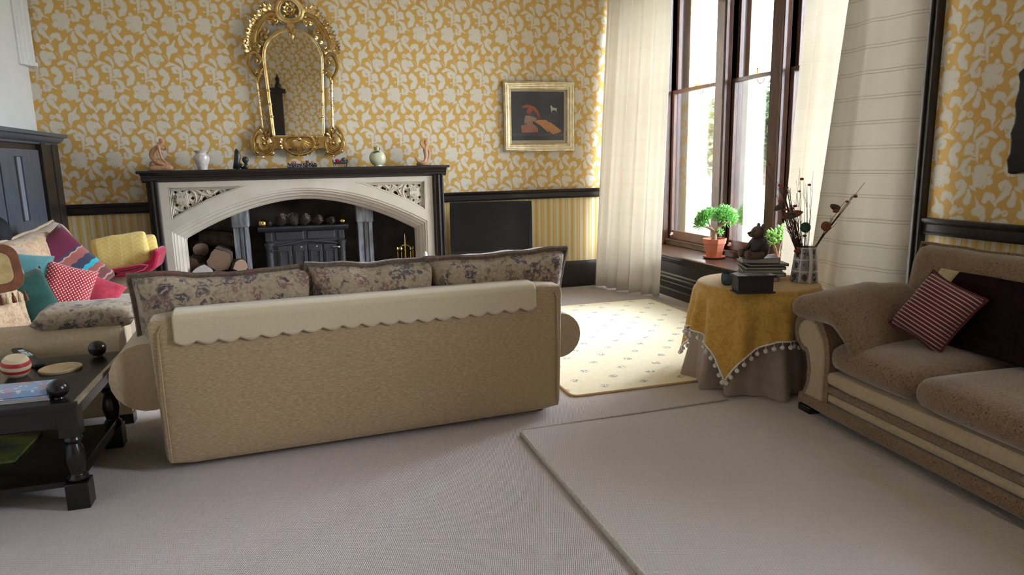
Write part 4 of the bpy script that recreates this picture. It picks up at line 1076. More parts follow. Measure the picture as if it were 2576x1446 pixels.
for s in (-1, 1):
    side = 'left' if s < 0 else 'right'
    mb = MB()
    post = [(s*.336, 1.80), (s*.342, 2.0), (s*.350, 2.2), (s*.357, 2.32)]
    mb.tube([Q(x, z, .025) for x, z in post], .013, 8)
    for (px_, pz) in ((.341, 1.95), (.346, 2.06), (.350, 2.2), (.354, 2.28)):
        mb.ball(Q(s*px_, pz, .027), (.019, .017, .013), 8)
    for k in range(5): leaves(mb, s*.346, 2.08+.012*k, pi/2+s*.5*(-1)**k, .03, 1)
    for pz in (1.95, 2.07, 2.2): mb.ball(Q(s*hw(pz), pz, .03), (.019, .018, .013), 8)
    obj('side_post', mb, M['gilt'], mi)
    # lower corner cartouche
    mb = MB(); cx, cz = s*.338, 1.69
    mb.ball(Q(cx, cz+.0, .01), (.085, .022, .105), 16)
    for q, rad in ((.092, .011), (.074, .008), (.056, .008)):
        mb.tube([Q(cx+s*.004+cos(a)*q, cz-.012+sin(a)*q*1.12, .036-.1*(.092-q)) for a in [pi*.92+pi*1.16*k/20 for k in range(21)]], rad, 7)
    scroll(mb, cx, cz, .044, 1.3, pi/2, s, .012, .04)
    scroll(mb, cx+s*.075, cz-.085, .028, 1.1, 0, s, .010, .03); scroll(mb, cx-s*.07, cz-.095, .022, 1.1, pi, -s, .009, .03)
    swirl(mb, [(cx+s*.02, 1.86), (cx+s*.075, 1.79), (cx+s*.105, 1.70), (cx+s*.085, 1.60)], .016, .022)
    leaves(mb, cx-s*.03, cz+.07, pi/2+s*.4, .075, 3); leaves(mb, cx+s*.0, cz+.10, pi/2, .07, 3); leaves(mb, cx-s*.02, cz+.03, pi/2, .06, 3, .8, .045)
    leaves(mb, cx-s*.085, cz-.02, pi/2, .05, 2); leaves(mb, cx, cz-.11, -pi/2, .05, 3)
    obj('corner_cartouche', mb, M['gilt'], mi)
    # side scroll at shoulder height
    mb = MB()
    swirl(mb, [(s*.352, 2.31), (s*.40, 2.37), (s*.425, 2.45), (s*.40, 2.53), (s*.355, 2.555), (s*.315, 2.52), (s*.30, 2.47)], .017)
    scroll(mb, s*.345, 2.475, .042, 1.4, pi/2, s, .010, .035)
    leaves(mb, s*.335, 2.40, -pi/2-s*.2, .075, 3); leaves(mb, s*.32, 2.36, -pi/2, .05, 3, .9); leaves(mb, s*.36, 2.33, -pi/2, .05, 2)
    swirl(mb, [(s*.29, 2.41), (s*.33, 2.35), (s*.345, 2.28)], .010, .04)
    leaves(mb, s*.40, 2.56, pi/2-s*.7, .075, 3); leaves(mb, s*.415, 2.60, pi/2-s*.9, .065, 3)
    obj('side_scroll', mb, M['gilt'], mi)
    # shoulder scrolls over the arch
    mb = MB()
    swirl(mb, [(s*.125, 2.845), (s*.115, 2.885), (s*.155, 2.915), (s*.215, 2.895), (s*.285, 2.825), (s*.335, 2.735), (s*.355, 2.65), (s*.335, 2.595), (s*.30, 2.59)], .019, .04)
    swirl(mb, [(s*.14, 2.86), (s*.21, 2.865), (s*.27, 2.80), (s*.315, 2.72)], .010, .05)
    scroll(mb, s*.138, 2.852, .035, 1.2, pi/2, -s, .010, .045); scroll(mb, s*.312, 2.615, .036, 1.3, 0, -s, .010, .045)
    swirl(mb, [(s*.235, 2.80), (s*.215, 2.765), (s*.235, 2.735), (s*.275, 2.735), (s*.285, 2.70), (s*.262, 2.68)], .011, .04)
    for (x, z, a, L) in ((.165, 2.95, 1.2, .07), (.205, 2.945, 1.0, .085), (.245, 2.955, .9, .06), (.225, 2.985, 1.6, .05), (.26, 2.90, .8, .075), (.30, 2.875, .6, .06), (.315, 2.83, .6, .07), (.345, 2.80, .9, .075), (.36, 2.755, .3, .07), (.375, 2.71, .5, .075), (.385, 2.665, .2, .07), (.40, 2.63, .5, .075), (.28, 2.76, 2.4, .05), (.20, 2.83, 2.2, .05), (.17, 2.83, 3.6, .05), (.25, 2.70, 3.2, .05), (.295, 2.66, 3.3, .05), (.33, 2.57, 2.8, .05)):
        leaves(mb, s*x, z, a if s > 0 else pi-a, L, 3, .75, .03)
    for (x, z) in ((.30, 2.905), (.345, 2.845), (.19, 2.985), (.39, 2.59), (.245, 2.92)): mb.ball(Q(s*x, z, .045), .014, 8)
    obj('shoulder_scroll', mb, M['gilt'], mi)
# crest
mb = MB()
for q, rad, y in ((1.0, .022, .045), (.80, .013, .055), (1.18, .010, .035)):
    mb.tube([Q(cos(a)*.118*q*(1-.10*sin(a)), 2.955+sin(a)*.112*q, y) for a in [2*pi*k/36 for k in range(36)]], rad, 8, True)
for k in range(9):
    a = 2*pi*k/9; mb.leaf(Q(cos(a)*.02, 2.96+sin(a)*.02, .05), (cos(a), -.3, sin(a)), (0, -1, 0), .055, .032, .3)
mb.tube([Q(cos(a)*.022, 2.96+sin(a)*.022, .068) for a in [2*pi*k/16 for k in range(16)]], .006, 6, True)
for a in (pi/2, pi/2+.5, pi/2-.5, pi/2+.95, pi/2-.95): leaves(mb, 0, 3.045, a, .085, 1)
for s in (-1, 1):
    swirl(mb, [(s*.02, 3.05), (s*.075, 3.09), (s*.115, 3.07), (s*.10, 3.035)], .014, .035); leaves(mb, s*.10, 3.03, pi/2-s*1.0, .06, 3)
    leaves(mb, s*.06, 2.865, -pi/2-s*.5, .06, 2); mb.ball(Q(s*.055, 2.90, .06), .016, 8)
for (a, L) in ((-pi/2, .15), (-pi/2-.3, .11), (-pi/2+.3, .11)): leaves(mb, 0, 2.855, a, L, 1, .5, .045, .36)
mb.ball(Q(0, 2.715, .05), (.022, .018, .026), 10); leaves(mb, 0, 2.745, -pi/2, .05, 3, .9, .05)
obj('crest', mb, M['gilt'], mi)
# base panel with shell
mb = MB(); mb.prism([(MX-.30, 1.755), (MX+.30, 1.755), (MX+.30, 1.625)]+[(MX+.30-.6*i/24, 1.618+.022*abs(sin(2*pi*i/24))) for i in range(1, 24)]+[(MX-.30, 1.625)], 'y', MY-.02, MY)
for s in (-1, 1): mb.tube([Q(s*(.15+.14*i/10), 1.625+.02*sin(pi*i/10), .022) for i in range(11)], .006, 6)
obj('base_panel', mb, M['gilt'], mi, bevel=.003)
mb = MB()
heart = [(0, 1.745), (.05, 1.755), (.11, 1.745), (.14, 1.70), (.13, 1.64), (.09, 1.60), (.03, 1.58), (-.03, 1.58), (-.09, 1.60), (-.13, 1.64), (-.14, 1.70), (-.11, 1.745), (-.05, 1.755)]
swirl(mb, [(x, z) for x, z in heart]+[(0, 1.745)], .013, .035)
for k in range(11):
    a = -pi*.92+pi*.84*k/10
    L = .105
    mb.tube([Q(cos(a)*.02, 1.725+sin(a)*.02, .05), Q(cos(a)*L*.55, 1.725+sin(a)*L*.6, .055), Q(cos(a)*L, 1.715+sin(a)*L*1.05, .035)], [.006, .012, .007], 7)
mb.ball(Q(0, 1.73, .045), (.022, .02, .022), 10)
for s in (-1, 1):
    for z in (1.72, 1.69, 1.655): leaves(mb, s*.155, z, pi/2-s*pi/2+(.4 if z > 1.7 else -.3), .045, 3, .8, .03)
    leaves(mb, s*.06, 1.75, pi/2-s*.3, .04, 3, .8, .03); leaves(mb, s*.08, 1.59, -pi/2+s*.4, .04, 3, .9)
leaves(mb, 0, 1.585, -pi/2, .05, 3, .8)
obj('shell', mb, M['gilt'], mi)
obj('back_board', MB().prism([(MX+x*1.06, z+.01) for x, z in arch], 'y', MY-.002, MY+.022), M['oak_dark'], mi, smooth=False)
# dark door surround behind the camera, which the mirror shows
ds = structure('door_1', MB().box(-1.05, -.19, YB, YB+.16, 0, 3.05).box(-1.12, -.12, YB, YB+.20, 2.95, 3.03), M['oak_dark_v'], 'tall dark door surround behind the camera', 'door', smooth=False, bevel=.01)
obj('finial', MB().lathe([(.06, 3.05), (.06, 3.12), (.03, 3.16), (.05, 3.22), (.02, 3.28), (.004, 3.34)], (-.27, YB+.1, 0), 12), M['oak_dark_v'], ds)

# ================================================================== PICTURE
pc = thing('framed_painting', 'square still life painting in a pale gilt frame on far wall', 'painting', (2.6, 7.38, 1.6))
PX0, PX1, PZ0, PZ1 = 2.196, 3.024, 1.572, 2.330
def prframe(x0, x1, z0, z1, prof, name, mat):
    mb = MB(); k = len(prof); vs = []
    for (sx, sz) in ((0, 0), (1, 0), (1, 1), (0, 1)):
        for (d, y) in prof:
            vs.append((x0+d if sx == 0 else x1-d, 7.395-y, z0+d if sz == 0 else z1-d))
    fs = []
    for c in range(4):
        for j in range(k):
            c2 = (c+1) % 4; j2 = (j+1) % k
            fs.append((c*k+j, c*k+j2, c2*k+j2, c2*k+j))
    return obj(name, mb.add(vs, fs), mat, pc, angle=20)
prframe(PX0, PX1, PZ0, PZ1, [(0, 0), (0, .035), (.006, .042), (.02, .045), (.024, .038), (.034, .036), (.04, .042), (.052, .04), (.058, .028), (.07, .026), (.076, .032), (.086, .026), (.09, .012), (.09, 0)], 'frame', M['gilt_pale'])
obj('mount', MB().box(PX0+.085, PX1-.085, 7.383, 7.39, PZ0+.085, PZ1-.085), M['mount'], pc, smooth=False)
def pcv(u, v): return (at_y(1270+u*170/1536, 210+v*160/1446, 7.38).x, at_y(1270+u*170/1536, 210+v*160/1446, 7.38).z)
def patch(polyuv, y0, y1): return MB().prism([pcv(u, v) for u, v in polyuv], 'y', y0, y1)
dk = simple('dark_painted_ground', (.035, .038, .043), (.055, .055, .058), 5, .4)
cv = obj('canvas', patch([(150, 180), (1345, 190), (1340, 1285), (158, 1295)], 7.3775, 7.384), dk, pc, smooth=False)
def paint(name, c1, c2, *polys):
    mb = MB()
    for p, y in polys: mb.prism([pcv(u, v) for u, v in p], 'y', y, 7.3778)
    obj(name, mb, simple('paint_'+name, c1, c2, 9, .45), cv, smooth=False)
paint('table_edge', (.085, .08, .085), (.06, .06, .066), ([(160, 1140), (1340, 1130), (1340, 1200), (160, 1180)], 7.3770))
paint('red_cloth', (.36, .10, .06), (.24, .07, .05), ([(385, 540), (410, 505), (490, 478), (580, 490), (640, 520), (700, 545), (760, 640), (800, 740), (808, 800), (770, 790), (720, 680), (650, 600), (560, 720), (480, 660), (520, 560), (480, 550), (400, 560)], 7.3766))
paint('white_cloth', (.40, .30, .22), (.30, .20, .14), ([(470, 725), (560, 730), (730, 790), (690, 850), (600, 870), (500, 900), (440, 915), (445, 800)], 7.3764))
paint('pink_fold', (.42, .22, .19), (.30, .14, .12), ([(365, 960), (480, 930), (500, 880), (620, 850), (640, 930), (740, 980), (640, 1020), (380, 1000)], 7.3762))
paint('red_book', (.26, .10, .075), (.36, .15, .10), ([(375, 1005), (755, 1005), (750, 1110), (385, 1120)], 7.3764))
paint('ochre_book', (.52, .26, .10), (.42, .17, .07), ([(665, 860), (750, 830), (930, 830), (1010, 890), (985, 1110), (830, 970)], 7.3764), ([(850, 920), (1030, 880), (1285, 1070), (1270, 1100), (1090, 1160), (1010, 1090)], 7.3758))
paint('pale_horse', (.55, .55, .42), (.45, .45, .36), ([(1030, 510), (1060, 495), (1085, 545), (1150, 560), (1185, 560), (1170, 600), (1175, 660), (1150, 610), (1080, 610), (1055, 665), (1045, 590)], 7.3766))

# ================================================================== TELEVISION and its stand
tvs = thing('tv_cabinet', 'low black television cabinet behind the big sofa', 'tv cabinet', (1.95, 7.1, 0))
obj('body', MB().box(1.60, 2.35, 6.95, 7.35, .02, .40), M['black_wood'], tvs, smooth=False, bevel=.005)
a = at_y(1132, 570, 7.16); b = Vector((2.36, 6.93, 0)); a.z = 0
ang = atan2(b.y-a.y, b.x-a.x); cx = (a+b)/2; tw = (b-a).length
tv = thing('television', 'black flat screen television beside the fireplace', 'television', (cx.x, cx.y, .40), ang)
TZ0, TZ1 = .455-.40, 1.055-.40
obj('case', MB().rbox(0, .03, (TZ0+TZ1)/2, tw, .07, TZ1-TZ0, .015, 4), M['tv'], tv, local=True)
obj('screen', MB().box(-tw/2+.035, tw/2-.035, -.008, -.004, TZ0+.075, TZ1-.04), M['tv_screen'], tv, local=True, smooth=False)
obj('name_plate', MB().box(-.035, .035, -.010, -.004, TZ0+.03, TZ0+.046), M['silver'], tv, local=True, smooth=False, bevel=.002)
obj('stand', MB().box(-.05, .05, .0, .06, .01, TZ0+.02).rbox(0, .03, .007, .40, .22, .014, .006, 4), M['tv'], tv, local=True)

# ================================================================== CARPETS ON THE FLOOR
m = MB().box(1.075, 2.61, -.66, 3.385, 0, .009)
tag(obj('carpet_square', m, M['carpet2'], smooth=False), 'large ribbed taupe carpet square laid over the fitted carpet in foreground', 'carpet')
bd = thing('carpet_binding', 'pale rounded binding strip along the left edge of the carpet square', 'carpet edging', (1.07, 1.5, 0))
obj('cord', MB().tube([(1.062+.004*sin(y*3), -.66+y, .010) for y in [k*.1 for k in range(41)]], .012, 8), M['binding'], bd)
obj('seam', MB().tube([(1.08, 3.39, .006), (1.7, 3.41, .006), (2.42, 3.43, .006)], .005, 6), M['binding'], bd)
def rounded_rect(x0, x1, y0, y1, r, n=6):
    P = []
    for cx, cy, a0 in ((x1-r, y0+r, -pi/2), (x1-r, y1-r, 0), (x0+r, y1-r, pi/2), (x0+r, y0+r, pi)):
        P += [(cx+r*cos(a0+pi/2*k/n), cy+r*sin(a0+pi/2*k/n)) for k in range(n+1)]
    return P
rg = thing('patterned_rug', 'pale gold rug with small blue grey sprigs in front of the window seat', 'rug', (2.5, 5.1, 0))
RP = rounded_rect(1.545, 3.47, 3.80, 6.36, .05)
obj('pile', MB().prism(RP, 'z', 0, .011), M['rug'], rg, smooth=False)
obj('binding', MB().tube([(x, y, .007) for x, y in RP], .008, 6, True), M['rug_edge'], rg)

# ================================================================== BIG SOFA SEEN FROM BEHIND
SRZ = atan2(.115, 2.1)
sf = thing('sofa', 'large beige three seat sofa seen from behind in the middle of the room', 'sofa', (.338, 3.515, 0), SRZ)
HB = .775
def backfn(p):
    # slight lean and a soft belly in the upholstery
    p.x *= 1+.008*(p.z/.36)
    return p
obj('back', MB().rbox(0, .105, .03+(HB-.03)/2, 2.115, .21, HB-.03, .045, 10, (.0, .006, .004), fn=backfn), M['beige'], sf, local=True)
mb = MB()
for s in (-1, 1): obj('piping', MB().tube([(s*1.022, .000, .06), (s*1.024, -.002, .4), (s*1.022, .002, .70), (s*1.005, .006, .735), (s*.9, .006, .752)], .004, 6), M['beige'], sf, local=True)
obj('base', MB().rbox(0, .53, .225, 1.92, .86, .34, .03, 5), M['beige'], sf, local=True)
def arm_profile(s, xc, zc, r, xin, zb):
    # closed (x,z) outline of a rolled arm, outward direction s
    P = [(xin, zb)]
    P.append((xin, zc+r*.6))
    n = 16
    for k in range(n+1):
        a = (pi*.80)-(pi*1.42)*k/n
        P.append((xc+s*cos(a)*r, zc+sin(a)*r))
    P += [(xin+s*.165, zc-r*.95), (xin+s*.15, zb+.16), (xin+s*.165, zb)]
    return P
for s, r, zc, xc in ((-1, .17, .465, 1.10), (1, .135, .44, 1.09)):
    xin = s*.90
    P = arm_profile(s, s*xc if s < 0 else xc, zc, r, xin, .07)
    if s > 0: P = [(x, z) for x, z in P]
    ar = obj('arm', MB().prism(P, 'y', .115, .90), M['beige_plain'], sf, local=True, bevel=.045)
    obj('arm_facing', MB().prism([((x-xin)*.8+xin+.005*s, (z-.40)*.85+.40) for x, z in P], 'y', .895, .915), M['beige'], ar, local=True, bevel=.01)
for k in range(3): obj('seat_cushion', MB().rbox(-.60+.60*k, .58, .43, .59, .68, .17, .06, 6, (0, 0, .02)), M['tapestry'], sf, local=True)
for i, (xc, w, h, zc, tl, yc, sd) in enumerate(((-.715, .89, .52, .69, .24, .335, 1), (.03, .70, .52, .695, .30, .33, 2), (.765, .86, .50, .70, .34, .33, 3))):
    Mx = frameM((xc, yc, zc), (0, cos(tl), sin(tl)), (0, -sin(tl), cos(tl)), radians((1.0, .8, -1.2)[i]))
    bc = obj('back_cushion', MB().pillow(w, h, .29, Mx, 18, .035, .36, .018, sd, (.02, .015, .01)[i]), M['tapestry'], sf, local=True, angle=0)
    obj('flange', MB().pillow_edge(w*1.005, h*1.01, Mx, .017, 18, .035, .018, sd, (.02, .015, .01)[i]), M['tapestry_dark'], bc, local=True)
for (x, y) in ((-.90, .22), (.95, .12), (-.98, .9), (.98, .9)):
    obj('foot', MB().lathe([(.028, 0), (.036, .03), (.04, .07)], (x, y, 0), 12), M['black_wood'], sf, local=True)
# cream throw over the sofa back, with a scalloped hem
th = MB(); NS = 220
tp = [(.19, HB+.010), (.10, HB+.013), (.05, HB+.012), (.015, HB+.004), (-.005, HB-.018), (-.008, HB-.05), (-.0095, HB-.09), (-.011, HB-.125)]
def thf(u, v):
    i = min(len(tp)-2, int(v*(len(tp)-1))); f = v*(len(tp)-1)-i
    y = tp[i][0]+(tp[i+1][0]-tp[i][0])*f; z = tp[i][1]+(tp[i+1][1]-tp[i][1])*f
    x = -.955+1.845*u
    if v > .8: z -= (v-.8)/.2*(.020*abs(sin(pi*19*u))-.006+.004*sin(11*u))
    y -= .0015*mnoise.noise(Vector((x*4, v*3, 1)))
    return (x, y, z)
th.grid(thf, NS, 21)
t_ = obj('throw', th, M['cream_throw'], None, angle=0, solid=.008)
t_.location = sf.location; t_.rotation_euler = (0, 0, SRZ)
t_['label'] = 'cream fleece throw with scalloped edge over the sofa back'; t_['category'] = 'throw'

# ================================================================== LEFT SOFA
ls = thing('sofa', 'beige sofa heaped with colourful cushions against the left wall', 'sofa', (-1.55, 5.3, 0))
obj('base', MB().rbox(-1.56, 5.28, .21, 1.0, 2.0, .32, .04, 5), M['beige_plain'], ls)
obj('back', MB().rbox(-1.96, 5.28, .46, .20, 2.06, .80, .08, 6), M['beige_plain'], ls)
def side_arm(yc, s, r, zc, name='arm'):
    # arm along X, rolled outward in direction s (y)
    P = [(yc-s*.12, .06), (yc-s*.12, zc+r*.5)]
    for k in range(15):
        a = pi*.78-pi*1.4*k/14; P.append((yc+s*cos(a)*r+s*.02, zc+sin(a)*r))
    P += [(yc+s*.09, zc-r), (yc+s*.085, .06)]
    return obj(name, MB().prism(P, 'x', -2.02, -1.02), M['beige_plain'], ls, bevel=.025)
side_arm(4.36, -1, .16, .455); side_arm(6.15, 1, .15, .48)
obj('arm_facing', MB().rbox(-1.015, 6.16, .50, .03, .20, .26, .012, 5, (.012, 0, 0)), M['chenille_light'], ls)
for k in range(2):
    obj('seat_cushion', MB().rbox(-1.45, 4.87+.82*k, .405, .90, .81, .16, .06, 6, (0, 0, .02)), M['beige_plain'], ls)
for k, (yc, zc, h, tl, rz_, sd) in enumerate(((4.86, .71, .56, .26, -.05, 4), (5.72, .74, .62, .30, .06, 5))):
    Mx = frameM((-1.80, yc, zc), (cos(tl), -.12, sin(tl)), (-sin(tl), 0, cos(tl)), rz_)
    bc = obj('back_cushion', MB().pillow(.90, h, .30, Mx, 16, .04, .38, .012, sd), M['tapestry_light'], ls, angle=0)
    obj('flange', MB().pillow_edge(.905, h*1.01, Mx, .010, 16, .04, .012, sd), M['beige_plain'], bc)
for (x, y) in ((-1.06, 4.32), (-1.06, 6.2), (-2.0, 4.32), (-2.0, 6.2)): obj('foot', MB().box(x-.04, x+.04, y-.04, y+.04, 0, .07), M['black_wood'], ls, smooth=False)
Mx = frameM((-1.20, 4.375, .648), (0, -.12, 1), (0, 1, 0))
tag(obj('arm_cushion', MB().pillow(.52, .27, .13, Mx, 14, .02, .30, .008, 9), M['tapestry'], angle=0), 'floral tapestry arm pad on the near arm of the left sofa', 'cushion')

def cush(name, px, py, Y, w, h, t, nrm, roll, mat, label, sd=1, uvm=False, pinch=.07, group='cushions on the left sofa', wr=.006, cat='cushion', up=(0, 0, 1)):
    c = at_y(px, py, Y); Mx = frameM(c, nrm, up, roll)
    o = obj(name, MB().pillow(w, h, t, Mx, 16, pinch, .45, wr, sd), mat, angle=0, uv=(Mx, w, h) if uvm else None)
    tag(o, label, cat, group)
    return o, Mx
cush('cushion', 168, 672, 5.62, .42, .52, .14, (.50, -.80, .36), .60, M['ethnic'], 'plum cushion with woven bands and a turquoise point on left sofa', 11, True)
cush('cushion', 236, 732, 5.30, .34, .24, .10, (.30, -.75, .60), -.62, M['pink'], 'rose red damask cushion tucked behind the red and white one', 12)
cush('cushion', 166, 728, 5.02, .31, .33, .16, (.45, -.85, .28), -.42, M['lozenge'], 'red cushion with white lozenges on the left sofa', 13, True)
cush('cushion', 72, 684, 4.98, .26, .24, .11, (.45, -.85, .25), -.25, M['teal'], 'small teal silk cushion on the left sofa', 14)
cush('cushion', 88, 758, 4.86, .24, .38, .15, (.55, -.83, .05), .32, M['green'], 'dark green velvet cushion on the left sofa', 15)
cush('cushion', -14, 788, 4.72, .36, .27, .16, (.5, -.85, .15), .05, M['tapestry_light'], 'pale floral cushion at the left edge beside the green cushion', 16)
# tasselled cloth hung over the sofa back
tc = thing('tasselled_cloth', 'tan cloth with rust border and tassels hung over the left sofa', 'cloth', at_y(10, 660, 4.95))
c0 = at_y(-42, 682, 4.56)
Mx = frameM(c0, (.55, -.8, .2), (0, 0, 1), .05)
def cl1(w, h, r, z): return [(x, y) for x, y in rounded_rect(-w/2, w/2, -h/2, h/2, r)]
obj('centre', MB().prism(cl1(.27, .18, .05, 0), 'z', 0, .012, Mx), M['tan_cloth'], tc, bevel=.004)
obj('border', MB().prism(cl1(.37, .28, .08, 0), 'z', -.012, .004, Mx), M['brown_cloth'], tc, bevel=.004)
for k in range(12):
    x = -.165+.030*k; tb = MB()
    tb.lathe([(.003, -.012), (.006, -.02), (.005, -.028), (.010, -.04), (.013, -.07), (.009, -.075)], (0, 0, 0), 8, Mx @ Matrix.Translation((x, -.135, .004)) @ Matrix.Rotation(-pi/2, 4, 'X'))
    obj('tassel', tb, M['brown_cloth'] if k % 2 else M['straw'], tc)
# folded blankets on the far arm
def blanket(name, px, py, Y, sx, sy, sz, rz, mat, label, ry=0., n=10):
    c = at_y(px, py, Y)
    Mx = Matrix.Translation(c) @ Matrix.Rotation(rz, 4, 'Z') @ Matrix.Rotation(ry, 4, 'Y')
    rr = 5
    def fn(p): 
        p.z += .010*mnoise.noise(Vector((p.x*7, p.y*7, c.x*9+p.z*3))); p.x += .008*mnoise.noise(Vector((p.z*9, p.y*6, 3)))
        return p
    return tag(obj(name, MB().rbox(0, 0, 0, sx, sy, sz, min(sz, sy)*.34, n, (0, 0, .015), Mx, fn), mat, angle=0), label, 'blanket')
rb = thing('blanket', 'folded crimson wool blanket under the yellow one on the sofa arm', 'blanket', at_y(330, 690, 6.05))
c = at_y(334, 668, 6.06)
sp = []
for k in range(40):
    t = k/39; a = 3.6*pi*t
    sp.append((c.x+.03+(.19-.11*t)*cos(a)*1.0, c.z-.0+(.060-.040*t)*sin(a)))
mbb = MB()
fold = [(-.22, -.062), (.12, -.050), (.19, -.035), (.215, .0), (.20, .03), (.13, .035), (-.16, .0)]
obj('outer_fold', MB().prism([(c.x+x, c.z+z) for x, z in [(-.21, -.075), (.0, -.072), (.12, -.055), (.185, -.02), (.21, .06), (.225, .10), (.205, .135), (.17, .12), (.16, .06), (.10, .03), (-.20, -.03)]], 'y', 5.93, 6.28), M['red_wool'], rb, bevel=.02)
obj('inner_fold', MB().tube([(c.x-.20, 5.925, c.z-.045), (c.x, 5.922, c.z-.035), (c.x+.10, 5.92, c.z-.01), (c.x+.13, 5.92, c.z+.01), (c.x+.09, 5.92, c.z+.015), (c.x-.15, 5.92, c.z-.02)], .014, 8), M['red_wool'], rb)
yb = thing('blanket', 'folded yellow fleece blanket on top of the crimson one', 'blanket', at_y(315, 640, 6.05))
c = at_y(312, 634, 6.02)
def yfn(p):
    p.z += .012*mnoise.noise(Vector((p.x*8, p.y*6, 2)))+.03*p.x; p.y += .010*mnoise.noise(Vector((p.x*9, p.z*9, 5))); return p
Mx = Matrix.Translation(c) @ Matrix.Rotation(.12, 4, 'Z') @ Matrix.Rotation(-.10, 4, 'Y')
obj('front_fold', MB().rbox(-.015, 0, .0, .385, .10, .27, .030, 12, (0, .006, .006), Mx, yfn), M['yellow'], yb, angle=0)
obj('back_fold', MB().rbox(.03, .10, -.015, .41, .13, .21, .035, 12, (0, .008, .006), Mx, yfn), M['yellow'], yb, angle=0)
# dark lamp-like dome at the far left edge
bl = thing('floor_lamp', 'black domed floor lamp at the left edge beside the cupboard', 'lamp', (-1.98, 5.02, 0))
bc_ = at_x(-6, 590, -1.98)
obj('shade', MB().ball((bc_.x, bc_.y, bc_.z), (.08, .10, .125), 16), simple('matt_black_shade', (.012, .012, .015), None, rough=.7, spec=.2), bl)
obj('cable', MB().tube([at_x(4, 552, -1.97), at_x(14, 566, -1.97), at_x(24, 590, -1.97), at_x(30, 606, -1.97)], .004, 6), M['black_wood'], bl)
obj('pole', MB().tube([(bc_.x-.02, bc_.y, .02), (bc_.x-.02, bc_.y, bc_.z)], .012, 8).lathe([(.10, 0), (.10, .02), (.02, .03)], (bc_.x-.02, bc_.y, 0), 14), M['black_wood'], bl)

# ================================================================== COFFEE TABLE
ct = thing('coffee_table', 'low black wooden coffee table with turned legs at lower left', 'coffee table', (-1.6, 3.6, 0))
TX0, TX1, TY0, TY1, TH = -2.16, -.965, 3.17, 4.03, .50
obj('tabletop', MB().box(TX0, TX1, TY0, TY1, TH-.03, TH), M['black_wood'], ct, smooth=False, bevel=.006)
obj('edge_highlight', MB().box(TX1-.012, TX1+.004, TY0+.02, TY1-.02, TH-.016, TH+.002), simple('pale_edge_highlight', (.35, .29, .20), (.25, .2, .14), 10, .4), ct, smooth=False)  # pale strip paints the window's highlight along the table edge
obj('apron', MB().box(TX0+.05, TX1-.05, TY0+.05, TY0+.07, TH-.12, TH-.03).box(TX0+.05, TX1-.05, TY1-.07, TY1-.05, TH-.12, TH-.03).box(TX1-.07, TX1-.05, TY0+.05, TY1-.05, TH-.12, TH-.03).box(TX0+.05, TX0+.07, TY0+.05, TY1-.05, TH-.12, TH-.03), M['black_wood'], ct, smooth=False)
for (x, y) in ((TX1-.055, TY0+.085), (TX1-.075, TY1-.08), (TX0+.075, TY0+.08), (TX0+.075, TY1-.08)):
    lg = MB().box(x-.045, x+.045, y-.045, y+.045, .0, .12).box(x-.04, x+.04, y-.04, y+.04, .33, TH-.03)
    lg.lathe([(.03, .115), (.044, .135), (.03, .155), (.036, .18), (.044, .22), (.034, .27), (.026, .295), (.04, .31), (.03, .335)], (x, y, 0), 14)
    l = obj('leg', lg, M['black_wood'], ct, bevel=.004)
    obj('finial', MB().lathe([(.022, TH), (.020, TH+.006)]+[(.042*cos(b_)+.001, TH+.042+.040*sin(b_)) for b_ in [-pi/2+.5+(pi-.5)*k/9 for k in range(10)]], (x-.03, y+.005, 0), 18), M['black_wood'], l)
obj('stretcher', MB().box(TX1-.085, TX1-.05, TY0+.1, TY1-.1, .10, .155), M['black_wood'], ct, smooth=False, bevel=.004)
obj('shelf', MB().box(TX0+.06, TX1-.10, TY0+.07, TY1-.07, .10, .125), M['black_wood'], ct, smooth=False)
def hz(px, py, z=TH): p = at_z(px, py, z); return p
# things on the table
c = hz(28, 990)
bk = thing('boxed_notepad', 'pale blue and pink printed box stacked on a booklet on the coffee table', 'box', (c.x, c.y, TH))
Mx = Matrix.Translation((-1.235, 3.315, 0)) @ Matrix.Rotation(-.02, 4, 'Z')
obj('lid', MB().box(-.15, .15, -.07, .07, TH+.024, TH+.052, Mx), M['blue_print'], bk, smooth=False, bevel=.002)
b2 = obj('booklet', MB().box(-.155, .155, -.075, .075, TH+.001, TH+.018, Mx), M['page'], smooth=False)
obj('cover', MB().box(-.157, .157, -.077, .078, TH+.0185, TH+.022, Mx), M['blue_print'], b2, smooth=False)
b2['label'] = 'cream paged booklet under the blue printed box'; b2['category'] = 'booklet'
c = hz(42, 948); 
sbp = thing('striped_ball', 'red and cream striped wooden ball box on the coffee table', 'ornament', (c.x, c.y, TH))
Mx = Matrix.Translation((c.x, c.y+.01, TH+.052)) @ Matrix.Rotation(.16, 4, 'X') @ Matrix.Rotation(.12, 4, 'Y')
for (z0, z1, mt, nm) in ((-.052, -.022, 'ball_cream', 'base'), (-.022, -.006, 'ball_red', 'lower_band'), (-.006, .012, 'ball_cream', 'middle'), (.012, .030, 'ball_red', 'upper_band'), (.030, .046, 'ball_cream', 'top')):
    pr_ = []
    for k in range(7):
        z = z0+(z1-z0)*k/6; pr_.append((.062*sqrt(max(.02, 1-(z/.062)**2)), z))
    obj(nm, MB().lathe(pr_, (0, 0, 0), 20, Mx), M[mt], sbp)
a, b = hz(32, 878), hz(100, 925)
d = (b-a); L = d.length; ang = atan2(d.y, d.x); c = (a+b)/2
rm = thing('remote_control', 'black remote control with pale buttons on the coffee table', 'remote control', (c.x, c.y, TH), ang)
obj('case', MB().rbox(0, 0, .014, L+.02, .05, .024, .010, 6), M['remote'], rm, local=True)
